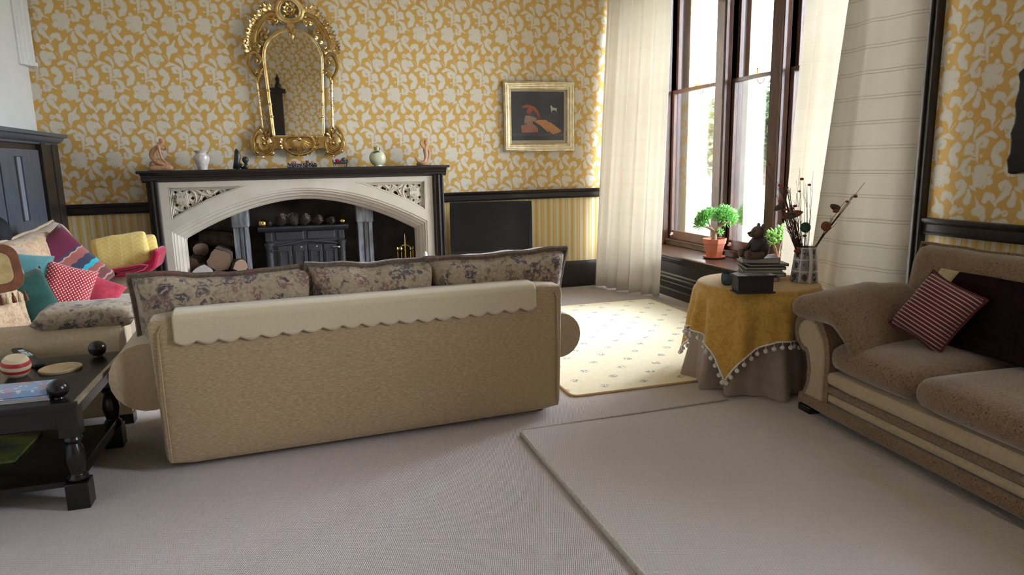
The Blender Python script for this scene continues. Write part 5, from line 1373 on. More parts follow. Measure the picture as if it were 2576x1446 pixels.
for i in range(4):
    for j in range(3): obj('button', MB().box(.015+.018*i, .027+.018*i, -.014+.012*j, -.006+.012*j, .0255, .029), M['button'], rm, local=True, smooth=False)
for x, w in ((-.085, .014), (-.06, .022), (-.02, .012), (-.002, .010)): obj('button', MB().box(x-w/2, x+w/2, -.012, .012, .0255, .0285), M['button'], rm, local=True, smooth=False)
c = hz(153, 930)
co_ = thing('wooden_disc', 'round pale wooden disc on the coffee table', 'coaster', (c.x, c.y, TH))
obj('disc', MB().lathe([(.088, 0), (.092, .006), (.092, .012), (.088, .014), (.074, .0135), (.072, .011), (.001, .011)], (c.x, c.y, TH), 32), M['coaster'], co_)
mg = thing('magazine', 'lime green magazine on the coffee table shelf', 'magazine', (-1.5, 3.75, .125))
obj('cover', MB().box(-1.70, -1.36, 3.55, 3.92, .126, .14), M['mag'], mg, smooth=False)

# ================================================================== RIGHT SOFA
RRZ = radians(-4.1)
rs = thing('sofa', 'brown patterned sofa with beige front panels along the right wall', 'sofa', (2.715, 3.16, 0), RRZ)
# local x = depth (towards the wall), local y: 0 at the far arm end, negative towards the camera
LEN = 2.15
def rarm(y0, s, name):
    # scroll arm; outer face at y0, rolls outward in s
    P = [(y0-s*.235, .10), (y0-s*.235, .37), (y0-s*.215, .47)]
    for k in range(15):
        a = pi*.82-pi*1.36*k/14
        P.append((y0-s*.055+s*cos(a)*.135, .475+sin(a)*.125))
    P += [(y0-s*.03, .355), (y0-s*.055, .27), (y0-s*.05, .18), (y0-s*.015, .10)]
    a_ = obj(name, MB().prism(P, 'x', .0, .92), M['chenille'], rs, local=True, bevel=.02)
    Q_ = []
    cy = y0-s*.115
    ins = [(y0-s*.205, .115), (y0-s*.205, .37), (y0-s*.185, .46)]
    for k in range(13):
        a = pi*.82-pi*1.30*k/12
        ins.append((y0-s*.065+s*cos(a)*.092, .47+sin(a)*.085))
    ins += [(y0-s*.075, .36), (y0-s*.10, .27), (y0-s*.09, .19), (y0-s*.055, .115)]
    obj('arm_panel', MB().prism(ins, 'x', -.012, .01), M['beige_plain'], a_, local=True, bevel=.008)
    return a_
rarm(.0, 1, 'arm'); rarm(-LEN, -1, 'arm')
obj('plinth', MB().rbox(.46, -LEN/2, .082, .95, LEN+.02, .085, .03, 6), M['chenille'], rs, local=True)
obj('lower_panel', MB().rbox(.45, -LEN/2, .148, .90, LEN-.40, .06, .025, 6), M['beige_plain'], rs, local=True)
obj('band', MB().rbox(.45, -LEN/2, .198, .91, LEN-.42, .055, .025, 6), M['chenille'], rs, local=True)
obj('front_panel', MB().rbox(.45, -LEN/2, .262, .93, LEN-.44, .10, .045, 6), M['beige_plain'], rs, local=True)
for y, w, x in ((-.52, .60, .42), (-1.17, .70, .40), (-1.74, .44, .42)):
    obj('seat_cushion', MB().rbox(x, y, .385, .86, w, .155, .072, 9, (.012, .0, .028)), M['chenille'], rs, local=True, angle=0)
obj('back', MB().rbox(.86, -LEN/2+.0, .48, .17, LEN+.02, .80, .06, 6), M['chenille'], rs, local=True)
for y, w, sd, rl in ((-.53, 1.10, 21, .02), (-1.59, .98, 22, -.02)):
    Mx = frameM((.735, y, .675), (-cos(.2), 0, sin(.2)), (sin(.2), 0, cos(.2)), rl)
    bc = obj('back_cushion', MB().pillow(w, .56, .27, Mx, 18, .02, .33, .012, sd), M['chenille'], rs, local=True, angle=0)
    obj('flange', MB().pillow_edge(w*1.005, .565, Mx, .010, 18, .02, .012, sd), M['chenille'], bc, local=True)
for y in (-.05, -LEN+.05): obj('foot', MB().box(-.0, .10, y-.05, y+.06, 0, .04), M['black_wood'], rs, local=True, smooth=False, bevel=.006)
for y in (-.05, -LEN+.05): obj('foot', MB().box(.80, .90, y-.05, y+.05, 0, .04), M['black_wood'], rs, local=True, smooth=False)
# arm pillow: soft pad folded over the far arm
def apf(u, v):
    return None
ap = MB()
Mx = Matrix.Translation((.30, -.15, .640)) @ Matrix.Rotation(radians(10), 4, 'Z')
def apfn(p):
    # drop the inner half down the inside of the arm
    d = max(0, -(p.y+.02)); p.z -= .95*d*d/.30+.42*d
    e = max(0, p.y-.08); p.z -= .22*e; p.z *= 1-1.2*e
    p.z += .012*mnoise.noise(Vector((p.x*6, p.y*8, 4)))
    return p
ap.rbox(0, 0, 0, .70, .50, .15, .07, 14, (.01, .02, .035), Mx, apfn)
apo = obj('arm_pillow', ap, M['chenille'], rs, local=True, angle=0)
# throw over the seat and back
dt = thing('throw', 'dark brown throw with a straw corner draped over the right sofa', 'throw', rs.location, RRZ)
def dtf(u, v):
    y = -.40-1.30*u
    P = [(.640, .835), (.615, .79), (.594, .73), (.578, .67), (.562, .61), (.545, .55), (.51, .505), (.46, .493)]
    i = min(len(P)-2, int(v*(len(P)-1))); f = v*(len(P)-1)-i
    x = P[i][0]+(P[i+1][0]-P[i][0])*f; z = P[i][1]+(P[i+1][1]-P[i][1])*f
    k = mnoise.noise(Vector((y*4, v*4, 8)))
    return (x-.016*k-.012-.03*sin(pi*u)*0, y+.02*sin(5*v), z+.006*k+.008)
dd = MB().grid(dtf, 40, 40)
obj('cloth', dd, M['dark_throw'], dt, local=True, angle=0, solid=.012)
obj('corner', MB().grid(lambda u, v: tuple(a+b for a, b in zip(dtf(u*.085-.085, .0+v*.26), (-.002, 0, .002))), 6, 8), M['straw'], dt, local=True, angle=0, solid=.012)
# ticking cushion
Minv = Matrix.Rotation(-RRZ, 4, 'Z')
c = at_x(2354, 785, 3.06)
Mx = frameM(c, (-.86, -.28, .42), (0, 0, 1), radians(-24))
sc_ = thing('cushion', 'red and cream striped ticking cushion on the right sofa', 'cushion', c)
obj('cover', MB().pillow(.30, .345, .16, Mx, 18, .09, .45, .006, 31), M['ticking'], sc_, angle=0, uv=(Mx, .30, .345))
obj('edge', MB().pillow_edge(.303, .348, Mx, .006, 18, .09, .006, 31), M['ticking'], sc_)
# dark carved thing on the right wall at the frame's edge
wb = thing('wall_bracket', 'black carved wooden bracket on the right wallpaper at the frame edge', 'wall ornament', (XR-.05, 2.7, 1.3))
pts = [(2546, 437), (2562, 438), (2600, 430), (2640, 300), (2610, 150), (2572, 185), (2576, 205), (2574, 225), (2564, 262), (2566, 285), (2563, 310), (2553, 335), (2554, 355), (2552, 385), (2543, 402), (2546, 425)]
obj('bracket', MB().prism([(at_x(a, b, XR-.06).y, at_x(a, b, XR-.06).z) for a, b in pts], 'x', XR-.10, XR-.005), M['black_wood'], wb, smooth=False, bevel=.012)

# ================================================================== ROUND TABLE WITH CLOTHS
TC = Vector((2.83, 3.745, 0)); TZ = .655; TR = .375
rt = thing('round_table', 'small round side table under two cloths beside the right sofa', 'table', TC)
obj('tabletop', MB().lathe([(TR-.01, TZ-.03), (TR-.005, TZ-.02), (TR-.008, TZ-.006), (.001, TZ-.006)], TC, 40), M['oak_dark'], rt)
obj('leg', MB().lathe([(.2, 0), (.2, .03), (.05, .06), (.03, .3), (.035, TZ-.04), (.2, TZ-.03)], TC, 16), M['oak_dark'], rt)
us = thing('underskirt', 'taupe satin floor length cloth under the mustard one', 'tablecloth', TC)
def usf(u, v):
    a = 2*pi*u; z = TZ-.004-(TZ-.012)*v
    f = sin(10*a+.9*sin(2*a)+.4)+.5*sin(17*a+1)
    r = TR-.03+.075*v+(.002+.055*v**1.6)*f*.8
    return (TC.x+r*cos(a), TC.y+r*sin(a), z+.004*sin(7*a)*(v > .98))
obj('skirt', MB().grid(usf, 200, 16), M['underskirt'], us, angle=0)
mc = thing('tablecloth', 'mustard brocade tablecloth with white bobble fringe on round table', 'tablecloth', TC)
A0 = radians(213); SQ = .645
def drop(a):
    b = (a-A0+pi/4) % (pi/2)-pi/4        # 0 at a corner
    q = pi/4-abs(b)                      # 0 mid-side .. pi/4 corner
    return SQ/cos(q)-TR
def mcr(a, d):
    f = sin(13*a+1.2*sin(2*a))+.6*sin(21*a+.6)
    b = (a-A0+pi/4) % (pi/2)-pi/4
    cf = math.exp(-(b/.16)**2)
    return TR+.008+.020*min(1, d/.03)+.11*d+.034*min(1, d/.2)*f*.6+cf*.07*d
def mcf(u, v):
    a = 2*pi*u
    if v < .3: r = (TR-.012)*(v/.3)*1.0; return (TC.x+r*cos(a), TC.y+r*sin(a), TZ+.004)
    if v < .4:
        t = (v-.3)/.1; r = TR-.012+.022*sin(t*pi/2); return (TC.x+r*cos(a), TC.y+r*sin(a), TZ+.004-.022*(1-cos(t*pi/2)))
    t = (v-.4)/.6; d = drop(a)*t; r = max(mcr(a, d), TR+.012)
    return (TC.x+r*cos(a), TC.y+r*sin(a), TZ-.018-d*.985)
obj('cloth', MB().grid(mcf, 240, 34), M['mustard'], mc, angle=0, solid=.004)
hem = [Vector(mcf(k/240, 1)) for k in range(240)]
obj('trim', MB().tube([p+Vector((p.x-TC.x, p.y-TC.y, 0)).normalized()*.003 for p in hem], .0055, 6, True), M['white_trim'], mc)
acc = 0; last = hem[0]; nb = 0
bob0 = None
for k in range(1, 240):
    acc += (hem[k]-last).length; last = hem[k]
    if acc > .047:
        acc = 0; p = hem[k]; o_ = Vector((p.x-TC.x, p.y-TC.y, 0)).normalized()*.006; p = p+o_
        if bob0 is None:
            mb = MB().ball((0, 0, -.036), .0145, 10, None, lambda d: 1+.10*mnoise.noise(d*9)).tube([(0, 0, -.002), (0, 0, -.026)], .0025, 5)
            bob0 = obj('bobble', mb, M['white_trim'], mc, local=True); b_ = bob0
        else:
            b_ = bob0.copy(); C.objects.link(b_); b_.parent = mc
        b_.location = p-TC

# things on the round table
ZT0 = TZ+.006
def bookat(name, cx, cy, z, w, d, h, rz, cov_, label, soft=False):
    t = thing(name, label, 'book', (cx, cy, z), rz, 'books on the round table')
    e = .004
    obj('cover', MB().box(-w/2, w/2, -d/2, d/2, 0, e).box(-w/2, w/2, -d/2, d/2, h-e, h).box(w/2-e, w/2, -d/2, d/2, 0, h), M[cov_], t, smooth=False, local=True, bevel=.0012)
    obj('pages', MB().box(-w/2+.006, w/2-.004, -d/2+.006, d/2-.006, e, h-e), M['page'], t, smooth=False, local=True)
    return z+h
sc0 = at_z(1912, 700, ZT0); z = ZT0
bx, by = sc0.x+.0, sc0.y+.02
z = bookat('book', bx-.01, by, z, .24, .27, .030, -.55, 'cov_maroon', 'maroon book at the bottom of the stack under the bear')
z = bookat('book', bx+.02, by+.0, z, .25, .28, .024, -.42, 'cov_green', 'olive book second from the bottom of the stack under the bear')
z = bookat('book', bx+.01, by+.01, z, .25, .28, .020, -.50, 'cov_grey', 'grey book in the middle of the stack under the bear')
z = bookat('book', bx+.015, by, z, .255, .275, .020, -.40, 'cov_black', 'thin black book third from the top of the stack under the bear')
z = bookat('book', bx+.03, by+.01, z, .26, .27, .018, -.30, 'cov_black', 'black book second from the top of the stack under the bear')
ztop = bookat('book', bx-.005, by-.0, z, .24, .20, .036, -.50, 'cov_blue', 'thick slate blue book that the bear sits on')
dx0 = at_z(1905, 738, ZT0)
db = thing('book_box', 'black leather book shaped box at the front of the round table', 'box', (dx0.x, dx0.y+.045, ZT0), -.26)
obj('base', MB().box(-.118, .118, -.058, .058, 0, .010), M['dark_leather'], db, smooth=False, local=True, bevel=.002)
obj('body', MB().box(-.108, .105, -.050, .052, .010, .098), M['dark_leather'], db, smooth=False, local=True)
obj('lid', MB().box(-.118, .118, -.060, .060, .098, .110).box(-.05, -.046, -.06, .06, .110, .1125).box(.055, .059, -.06, .06, .110, .1125), M['dark_leather'], db, smooth=False, local=True, bevel=.002)
cc = at_z(1830, 716, ZT0)
cu = thing('pottery_cup', 'small teal glazed pottery cup at the left of the round table', 'cup', (cc.x, cc.y, ZT0))
obj('cup', MB().lathe([(.024, 0), (.036, .008), (.041, .03), (.041, .055), (.038, .074), (.036, .078), (.033, .074), (.035, .05), (.03, .03), (.001, .026)], (cc.x, cc.y, ZT0), 28, None, False), M['cup'], cu)
obj('wick', MB().tube([(cc.x+.003, cc.y, ZT0+.03), (cc.x-.002, cc.y, ZT0+.092)], .0022, 6), M['black_wood'], cu)

# skin-modifier figures
def skin(name, pts, edges, mat, parent=None, sub=2, label=None):
    me = bpy.data.meshes.new(name)
    me.from_pydata([tuple(p[0]) for p in pts], edges, [])
    o = bpy.data.objects.new(name, me); C.objects.link(o); me.materials.append(mat)
    sk = o.modifiers.new('skin', 'SKIN'); sk.use_smooth_shade = True
    for i, p in enumerate(pts):
        r = p[1] if hasattr(p[1], '__len__') else (p[1], p[1])
        me.skin_vertices[0].data[i].radius = r
        me.skin_vertices[0].data[i].use_root = (i == 0)
    s = o.modifiers.new('sub', 'SUBSURF'); s.levels = sub; s.render_levels = sub
    if parent:
        o.parent = parent; o.matrix_parent_inverse = ROOTM[parent.name].inverted()
    return o
# carved bear, seated, facing left
bc0 = at_z(1908, 650, ztop)
BX = Vector((bc0.x+.01, bc0.y+.01, ztop))
be = thing('carved_bear', 'brown carved wooden teddy bear sitting on the stack of books', 'ornament', BX)
bdv = Vector((-.970, .243, 0)); bside = Vector((-.243, -.970, 0))       # facing / towards camera side
def B(f, s, u): return BX+bdv*f+bside*s+Vector((0, 0, u))
def ell(mb, c, r, n=16, tilt=0.):
    R = Matrix(((bdv.x, bside.x, 0, c.x), (bdv.y, bside.y, 0, c.y), (0, 0, 1, c.z), (0, 0, 0, 1))) @ Matrix.Rotation(tilt, 4, 'Y')
    return mb.ball((0, 0, 0), r, n, R, lambda d: 1+.035*mnoise.noise(d*6+Vector((c.x*9, 0, 0))))
obj('body', ell(ell(MB(), B(-.005, 0, .062), (.060, .060, .064)), B(.002, 0, .105), (.050, .052, .048)), M['bear_coat'], be, angle=0)
hd = obj('head', ell(ell(MB(), B(.012, 0, .172), (.044, .045, .042)), B(.050, 0, .160), (.027, .026, .022)), M['bear'], be, angle=0)
obj('nose', ell(MB(), B(.074, 0, .166), (.010, .013, .009), 10), M['bear_nose'], hd, angle=0)
for s in (-1, 1):
    obj('ear', ell(MB(), B(-.004, s*.036, .212), (.010, .017, .018), 12), M['bear'], hd, angle=0)
    obj('eye', ell(MB(), B(.046, s*.024, .182), (.005, .005, .005), 8), M['bear_nose'], hd, angle=0)
    obj('leg', MB().tube([B(.0, s*.042, .030), B(.045, s*.056, .026), B(.085, s*.060, .026)], [.032, .028, .026], 12).ball(B(.094, s*.060, .032), (.024, .024, .032), 12), M['bear'], be, angle=0)
    obj('arm', MB().tube([B(.006, s*.048, .128), B(.02, s*.064, .10), B(.045, s*.060, .072), B(.062, s*.048, .062)], [.020, .020, .019, .016], 10).ball(B(.066, s*.046, .060), .018, 10), M['bear_coat'], be, angle=0)
# printed pottery vase
vc = at_z(2022, 708, ZT0)
VZ = ZT0
va = thing('pottery_vase', 'tapered pottery jug printed with grey pictures holding dry twigs', 'vase', (vc.x, vc.y, VZ))
vb = obj('body', MB().lathe([(.001, 0), (.080, 0), (.086, .006), (.083, .03), (.070, .15), (.0625, .222), (.061, .228), (.057, .226), (.064, .15), (.076, .03), (.001, .02)], (0, 0, 0), 40, None, False), M['vase'], va, local=True)
hdir = Vector((-.30, -.95, 0)).normalized()
obj('handle', MB().tube([Vector((0, 0, .222))+hdir*.060, Vector((0, 0, .215))+hdir*.074, Vector((0, 0, .16))+hdir*.094, Vector((0, 0, .09))+hdir*.098, Vector((0, 0, .03))+hdir*.088, Vector((0, 0, .004))+hdir*.086], [.012, .012, .012, .012, .012, .014], 10), M['white_glaze'], va, local=True)
tw = thing('dried_twigs', 'arrangement of dry twigs with seed pods standing in the printed jug', 'dried flowers', (vc.x, vc.y, VZ+.2))
rr = random.Random(5)
def TP(px, py, dy=0.): return at_y(px, py, vc.y+dy)
def twig(path, r0, r1, branches=0, seed=0):
    r_ = random.Random(seed); n = len(path)
    fine = []
    for i in range(n-1):
        for k in range(4): fine.append(path[i].lerp(path[i+1], k/4)+Vector((r_.uniform(-1, 1), r_.uniform(-1, 1), r_.uniform(-1, 1)))*.003)
    fine.append(path[-1])
    mb = MB().tube(fine, [r0+(r1-r0)*i/(len(fine)-1) for i in range(len(fine))], 5)
    for b in range(branches):
        i = r_.randrange(len(fine)//3, len(fine)-1); p = fine[i]; d = (fine[i]-fine[i-1]).normalized()
        e = p+(d+Vector((r_.uniform(-.6, .6), r_.uniform(-.6, .6), r_.uniform(0, .5))))*r_.uniform(.02, .06)
        mb.tube([p, p.lerp(e, .5)+Vector((0, 0, .004)), e], [r1*1.2, r1, r1*.7], 4)
    return obj('twig', mb, M['twig'], tw)
base = Vector((vc.x, vc.y, VZ+.06))
def mouth(px): return TP(px, 632, rr.uniform(-.03, .03))
for k in range(25):      # left bundle
    top = TP(1950+rr.uniform(0, 42)+k*.6, 455+rr.uniform(0, 70), rr.uniform(-.07, .07))
    mo = mouth(2006+rr.uniform(-4, 14))
    mid = mo.lerp(top, .5)+Vector((rr.uniform(-.012, .012), 0, 0))
    twig([base, mo, mid, top], .0034, .0014, 3, 100+k)
for k in range(9):       # thin upright twigs
    top = TP(2004+k*5+rr.uniform(-5, 5), 400+rr.uniform(0, 75), rr.uniform(-.06, .06))
    mo = mouth(2016+k*2)
    twig([base, mo, mo.lerp(top, .5)+Vector((rr.uniform(-.015, .015), 0, 0)), top], .0026, .0008, 4, 200+k)
for (a, b) in ((1933, 405), (1905, 412), (1926, 430)): twig([base, mouth(2004), TP(1975, 500), TP(a, b, .04)], .0026, .0007, 3, 300+a)
for k, (a, b) in enumerate(((2176, 459), (2150, 487), (2140, 508), (2112, 540), (2128, 505), (2105, 560))):
    mo = mouth(2040+k); top = TP(a, b, rr.uniform(-.02, .02))
    twig([base, mo, mo.lerp(top, .5)+Vector((0, 0, .004*k)), top], .0036, .0012, 2, 400+k)
def pod(px, py, r, mat, dy=0., name='pod', fn=None):
    c = TP(px, py, dy); s = 4.72/1717
    return obj(name, MB().ball(c, tuple(x*s for x in r) if hasattr(r, '__len__') else r*s, 12, None, fn or (lambda d: 1+.08*mnoise.noise(d*5))), M[mat], tw, angle=0)
pod(2026, 572, 12, 'moss', -.05, 'green_ball')
pod(2078, 569, 11.5, 'pod', -.03, 'dried_fruit')
for (a, b, r) in ((2017, 450, 4), (2036, 465, 3.5), (2011, 481, 3), (1963, 466, 5), (1968, 470, 3.5), (1980, 472, 3.2), (1935, 413, 4), (1931, 441, 3.5), (2152, 494, 4.5), (2131, 507, 3.6), (2000, 518, 4), (1992, 524, 4), (1967, 506, 4), (2024, 593, 4), (2004, 631, 6), (1975, 527, 4), (1986, 572, 3), (1998, 576, 3)):
    pod(a, b, (r*1.15, r, r*.8), 'berry', rr.uniform(-.03, .01), 'rose_hip')
def chunk(px, py, L, w, ang, mat, dy=-.04, name='bark_pod'):
    c = TP(px, py, dy); s = 4.72/1717
    Mx = Matrix.Translation(c) @ Matrix.Rotation(-YAW, 4, 'Z') @ Matrix.Rotation(-ang, 4, 'Y')
    return obj(name, MB().ball((0, 0, 0), (L*s, w*s*.9, w*s), 14, Mx, lambda d: 1+.22*mnoise.noise(d*3.5+Vector((px, 0, 0)))), M[mat], tw, angle=0)
chunk(1993, 540, 23, 9, .25, 'pod'); chunk(1960, 521, 13, 6, .55, 'log_bark', -.01); chunk(2101, 521, 13, 7, -.4, 'log_bark', -.03, 'fungus_pod'); chunk(2103, 531, 8, 4, 0, 'pod', -.045); chunk(1990, 543, 12, 7, .2, 'log_bark', -.055)

# ================================================================== PLANTS ON THE WINDOW SEAT
def octpot(mb, c, prof, n=8):
    return mb.lathe(prof, c, n, Matrix.Translation(c) @ Matrix.Rotation(pi/8+.1, 4, 'Z') @ Matrix.Translation(-Vector(c)), False)
pcn = Vector((3.985, at_x(1797, 620, 3.985).y, .46))
pl = thing('potted_succulent', 'branching green succulent in an octagonal terracotta pot on window seat', 'potted plant', (pcn.x, pcn.y, .46))
obj('saucer', MB().lathe([(.001, 0), (.085, 0), (.112, .014), (.115, .024), (.108, .024), (.085, .010), (.001, .008)], (pcn.x, pcn.y, .46), 32, None, False), M['terracotta'], pl)
obj('pot', octpot(MB(), (pcn.x, pcn.y, .47), [(.001, 0), (.072, 0), (.078, .01), (.106, .135), (.104, .14), (.116, .142), (.124, .19), (.112, .19), (.10, .14), (.09, .15), (.001, .15)]), M['terracotta'], pl, smooth=False)
obj('soil', MB().lathe([(.001, .168), (.103, .165)], (pcn.x, pcn.y, .47), 12, None, False), M['soil'], pl)
pb = Vector((pcn.x, pcn.y, .63))
def W3(px, py, d=0.): return at_y(px, py, pcn.y+d)
t0 = W3(1797, 590)
br = [[t0, W3(1795, 580), W3(1782, 572), W3(1768, 568), W3(1760, 560)], [W3(1795, 580), W3(1786, 568), W3(1780, 552, -.02), W3(1775, 545)], [t0, W3(1800, 580), W3(1811, 566), W3(1820, 555), W3(1830, 548)], [W3(1811, 566), W3(1812, 555, .04), W3(1808, 545, .05)], [W3(1808, 570), W3(1822, 562, -.05), W3(1838, 556, -.06)], [W3(1800, 580), W3(1808, 583, -.03)]]
sm = MB()
for k, b in enumerate(br): sm.tube([pb if p is t0 else p for p in b] if False else b, [(.020 if k in (0, 2) else .011)*(1-.11*i*1.4) for i in range(len(b))], 8)
sm.tube([pb-Vector((0, 0, .01)), t0], [.024, .021], 8)
obj('stem', sm, M['bark'], pl)
rr = random.Random(9)
lf = MB()
clusters = [(1765, 556, 21), (1758, 566, 15), (1776, 540, 20), (1770, 548, 22), (1788, 534, 14), (1815, 545, 25), (1832, 540, 22), (1840, 551, 16), (1805, 540, 16), (1822, 531, 20), (1828, 557, 18), (1810, 584, 7)]
for (a, b, r) in clusters:
    for k in range(int(r*8)):
        d = Vector((rr.gauss(0, 1), rr.gauss(0, 1), rr.gauss(.25, 1))).normalized(); q = rr.uniform(.35, 1)
        c = W3(a, b, rr.uniform(-.03, .03)); s = 6.5/1717
        p = c+Vector((d.x*r*s*.8, d.y*r*s*.8, d.z*r*s*.62))*q
        dd_ = (d+Vector((0, 0, .55))).normalized()
        e = p+dd_*rr.uniform(.025, .042)
        lf.tube([p, p.lerp(e, .6), e], [.0032, .0040, .0022], 5)
obj('leaves', lf, M['jade'], pl, angle=0)
p2 = Vector((3.97, at_x(1957, 620, 3.97).y, .46))
pj = thing('potted_jade_plant', 'bushy round leaved jade plant in a terracotta pot behind the bear', 'potted plant', (p2.x, p2.y, .46))
obj('pot', octpot(MB(), (p2.x, p2.y, .46), [(.001, 0), (.06, 0), (.065, .01), (.085, .11), (.094, .112), (.10, .15), (.09, .15), (.08, .12), (.001, .12)], 20), M['terracotta'], pj)
obj('soil', MB().lathe([(.001, .138), (.085, .136)], (p2.x, p2.y, .46), 12, None, False), M['soil'], pj)
st_ = MB(); l2 = MB()
def V3(px, py, d=0.): return at_y(px, py, p2.y+d)
jb = Vector((p2.x, p2.y, .59))
for (a, b, d) in ((1942, 600, 0), (1950, 585, .03), (1962, 580, -.02), (1972, 592, .02), (1980, 605, 0), (1946, 612, -.04), (1966, 604, -.05), (1955, 598, -.03), (1935, 590, .02)):
    t = V3(a, b, d); st_.tube([jb, jb.lerp(t, .5)+Vector((0, 0, .02)), t], [.011, .008, .005], 6)
    for k in range(15):
        dd_ = Vector((rr.gauss(0, 1), rr.gauss(0, 1), rr.gauss(.4, .8))).normalized()
        l2.leaf(t+dd_*rr.uniform(0, .03), dd_, (0, 0, 1), rr.uniform(.03, .055), rr.uniform(.025, .036), .15)
obj('stem', st_, M['bark'], pj); obj('leaves', l2, M['jade_round'], pj, angle=0)

# ================================================================== MANTEL ORNAMENTS
MZ = 1.445; YM = 7.21
def mp(px): return at_y(px, 420, YM).x
SMX = (at_y(510, 400, YM).x-at_y(410, 400, YM).x)/100       # metres per pixel on the mantel
# crouching carved figure
def fig(px, py): p = at_y(px, py, YM); return p
def F(px, py, d=0.): p = at_y(px, py, YM+d); return p
def figz(px, py0, py, d=0.):
    p = at_y(px, py, YM+d); q = at_y(px, py0, YM+d); return Vector((p.x, p.y, MZ+(p.z-q.z)))
g1 = thing('carved_figure', 'pale carved wooden figure crouching with bent back on the mantel', 'figurine', (mp(405), YM, MZ))
def A(px, py, d=0.): return figz(px, 424, py, d)
pts = [(A(384, 401), .030), (A(379, 387), .030), (A(383, 374), .030), (A(394, 364), .028), (A(402, 358), .015), (A(408, 352), .022), (A(411, 346), .020),
       (A(399, 405, -.03), .024), (A(412, 409, -.032), .020), (A(426, 414, -.03), .014), (A(431, 421, -.03), .012),
       (A(398, 403, .03), .024), (A(413, 406, .032), .020), (A(428, 411, .03), .014), (A(434, 421, .03), .012),
       (A(399, 366, -.04), .014), (A(402, 380, -.045), .012), (A(406, 392, -.04), .011), (A(420, 408, -.035), .009), (A(427, 412, -.035), .008),
       (A(401, 366, .03), .014), (A(412, 372, .035), .012), (A(418, 368, .03), .010), (A(414, 362, .01), .008)]
ed = [(0, 1), (1, 2), (2, 3), (3, 4), (4, 5), (5, 6), (0, 7), (7, 8), (8, 9), (9, 10), (0, 11), (11, 12), (12, 13), (13, 14), (3, 15), (15, 16), (16, 17), (17, 18), (18, 19), (3, 20), (20, 21), (21, 22), (22, 23)]
skin('body', pts, ed, M['carved_wood'], g1)
obj('hair', MB().ball(A(406, 348, .0), (.026, .024, .022), 12, None, lambda d: 1+.1*mnoise.noise(d*4)).ball(A(398, 356, .0), (.016, .014, .016), 10), M['carved_wood'], g1, angle=0)
rk = MB().rbox(0, 0, 0, .20, .12, .045, .02, 6, (0, 0, .01), Matrix.Translation((mp(406), YM, MZ+.0235)), lambda p: p+Vector((0, 0, .008*mnoise.noise(p*30))))
rk.ball((mp(386), YM, MZ+.055), (.035, .04, .035), 10)
obj('rock_base', rk, M['carved_wood'], g1, angle=0)
# kneeling figure with raised arm
g2 = thing('carved_figure', 'pale carved wooden figure kneeling with an arm over its head on the mantel', 'figurine', (mp(1066), YM, MZ))
def A2(px, py, d=0.): return figz(px, 411, py, d)
pts = [(A2(1074, 396), .026), (A2(1072, 386), .021), (A2(1069, 377), .022), (A2(1071, 368), .022), (A2(1073, 361), .011), (A2(1070, 354), .019), (A2(1069, 348), .016),
       (A2(1069, 402, -.028), .021), (A2(1058, 404, -.03), .016), (A2(1050, 401, -.03), .013), (A2(1062, 406, -.03), .012), (A2(1078, 408, -.03), .010),
       (A2(1072, 403, .028), .021), (A2(1062, 405, .03), .016), (A2(1054, 405, .03), .013), (A2(1066, 407, .03), .012), (A2(1082, 408, .03), .010),
       (A2(1064, 366, -.02), .012), (A2(1056, 353, -.02), .010), (A2(1062, 347, -.02), .008), (A2(1071, 346, -.015), .008),
       (A2(1077, 368, .02), .012), (A2(1079, 382, .022), .010), (A2(1078, 394, .02), .008), (A2(1075, 401, .0), .007)]
ed = [(0, 1), (1, 2), (2, 3), (3, 4), (4, 5), (5, 6), (0, 7), (7, 8), (8, 9), (9, 10), (10, 11), (0, 12), (12, 13), (13, 14), (14, 15), (15, 16), (3, 17), (17, 18), (18, 19), (19, 20), (3, 21), (21, 22), (22, 23), (23, 24)]
skin('body', pts, ed, M['carved_wood'], g2)
obj('hair', MB().ball(A2(1071, 350), (.020, .019, .020), 12), M['carved_wood'], g2, angle=0)
obj('base', MB().lathe([(.060, 0), (.068, .006), (.070, .02), (.055, .034), (.001, .036)], (mp(1064), YM, MZ+.001), 20), M['carved_wood'], g2)
obj('drape', MB().tube([A2(1044, 388, -.02), A2(1048, 396, -.02), A2(1053, 402, -.02)], [.004, .010, .014], 8), M['carved_wood'], g2)
# porcelain vase
x = mp(509); k = SMX
vz = thing('porcelain_vase', 'small mottled blue and white porcelain vase with frilled rim on mantel', 'vase', (x, YM, MZ))
pr_ = [(.001, 0), (13*k, 0), (13*k, 2*k), (15.5*k, 12*k), (20*k, 24*k), (21.5*k, 31*k), (20*k, 37*k), (14*k, 42*k), (13*k, 45*k), (15*k, 48*k), (19*k, 52*k), (17*k, 52*k), (12*k, 46*k)]
obj('body', MB().lathe(pr_, (x, YM, MZ+.001), 32, None, False, lambda a, z: 1+(.06*sin(11*a) if z > 49*k else 0)), M['vase_pale'], vz)
# black soapstone pair
x0_ = mp(598)
bs = thing('soapstone_sculpture', 'black soapstone pair of abstract leaning heads on the mantel', 'sculpture', (mp(606), YM, MZ))
def A3(px, py, d=0.): return figz(px, 424, py, d)
obj('tall_figure', MB().tube([A3(595, 424), A3(596, 405), A3(597, 390), A3(595, 378), A3(594, 373)], [.034, .030, .030, .020, .006], 12, flat=.9).tube([A3(594, 410), A3(606, 414), A3(612, 424)], [.018, .016, .018], 10), M['black_stone'], bs, angle=0)
obj('small_head', MB().ball(A3(617, 401), (.031, .028, .033), 14).tube([A3(618, 409), A3(620, 416), A3(616, 424)], [.016, .018, .030], 12), M['black_stone'], bs, angle=0)
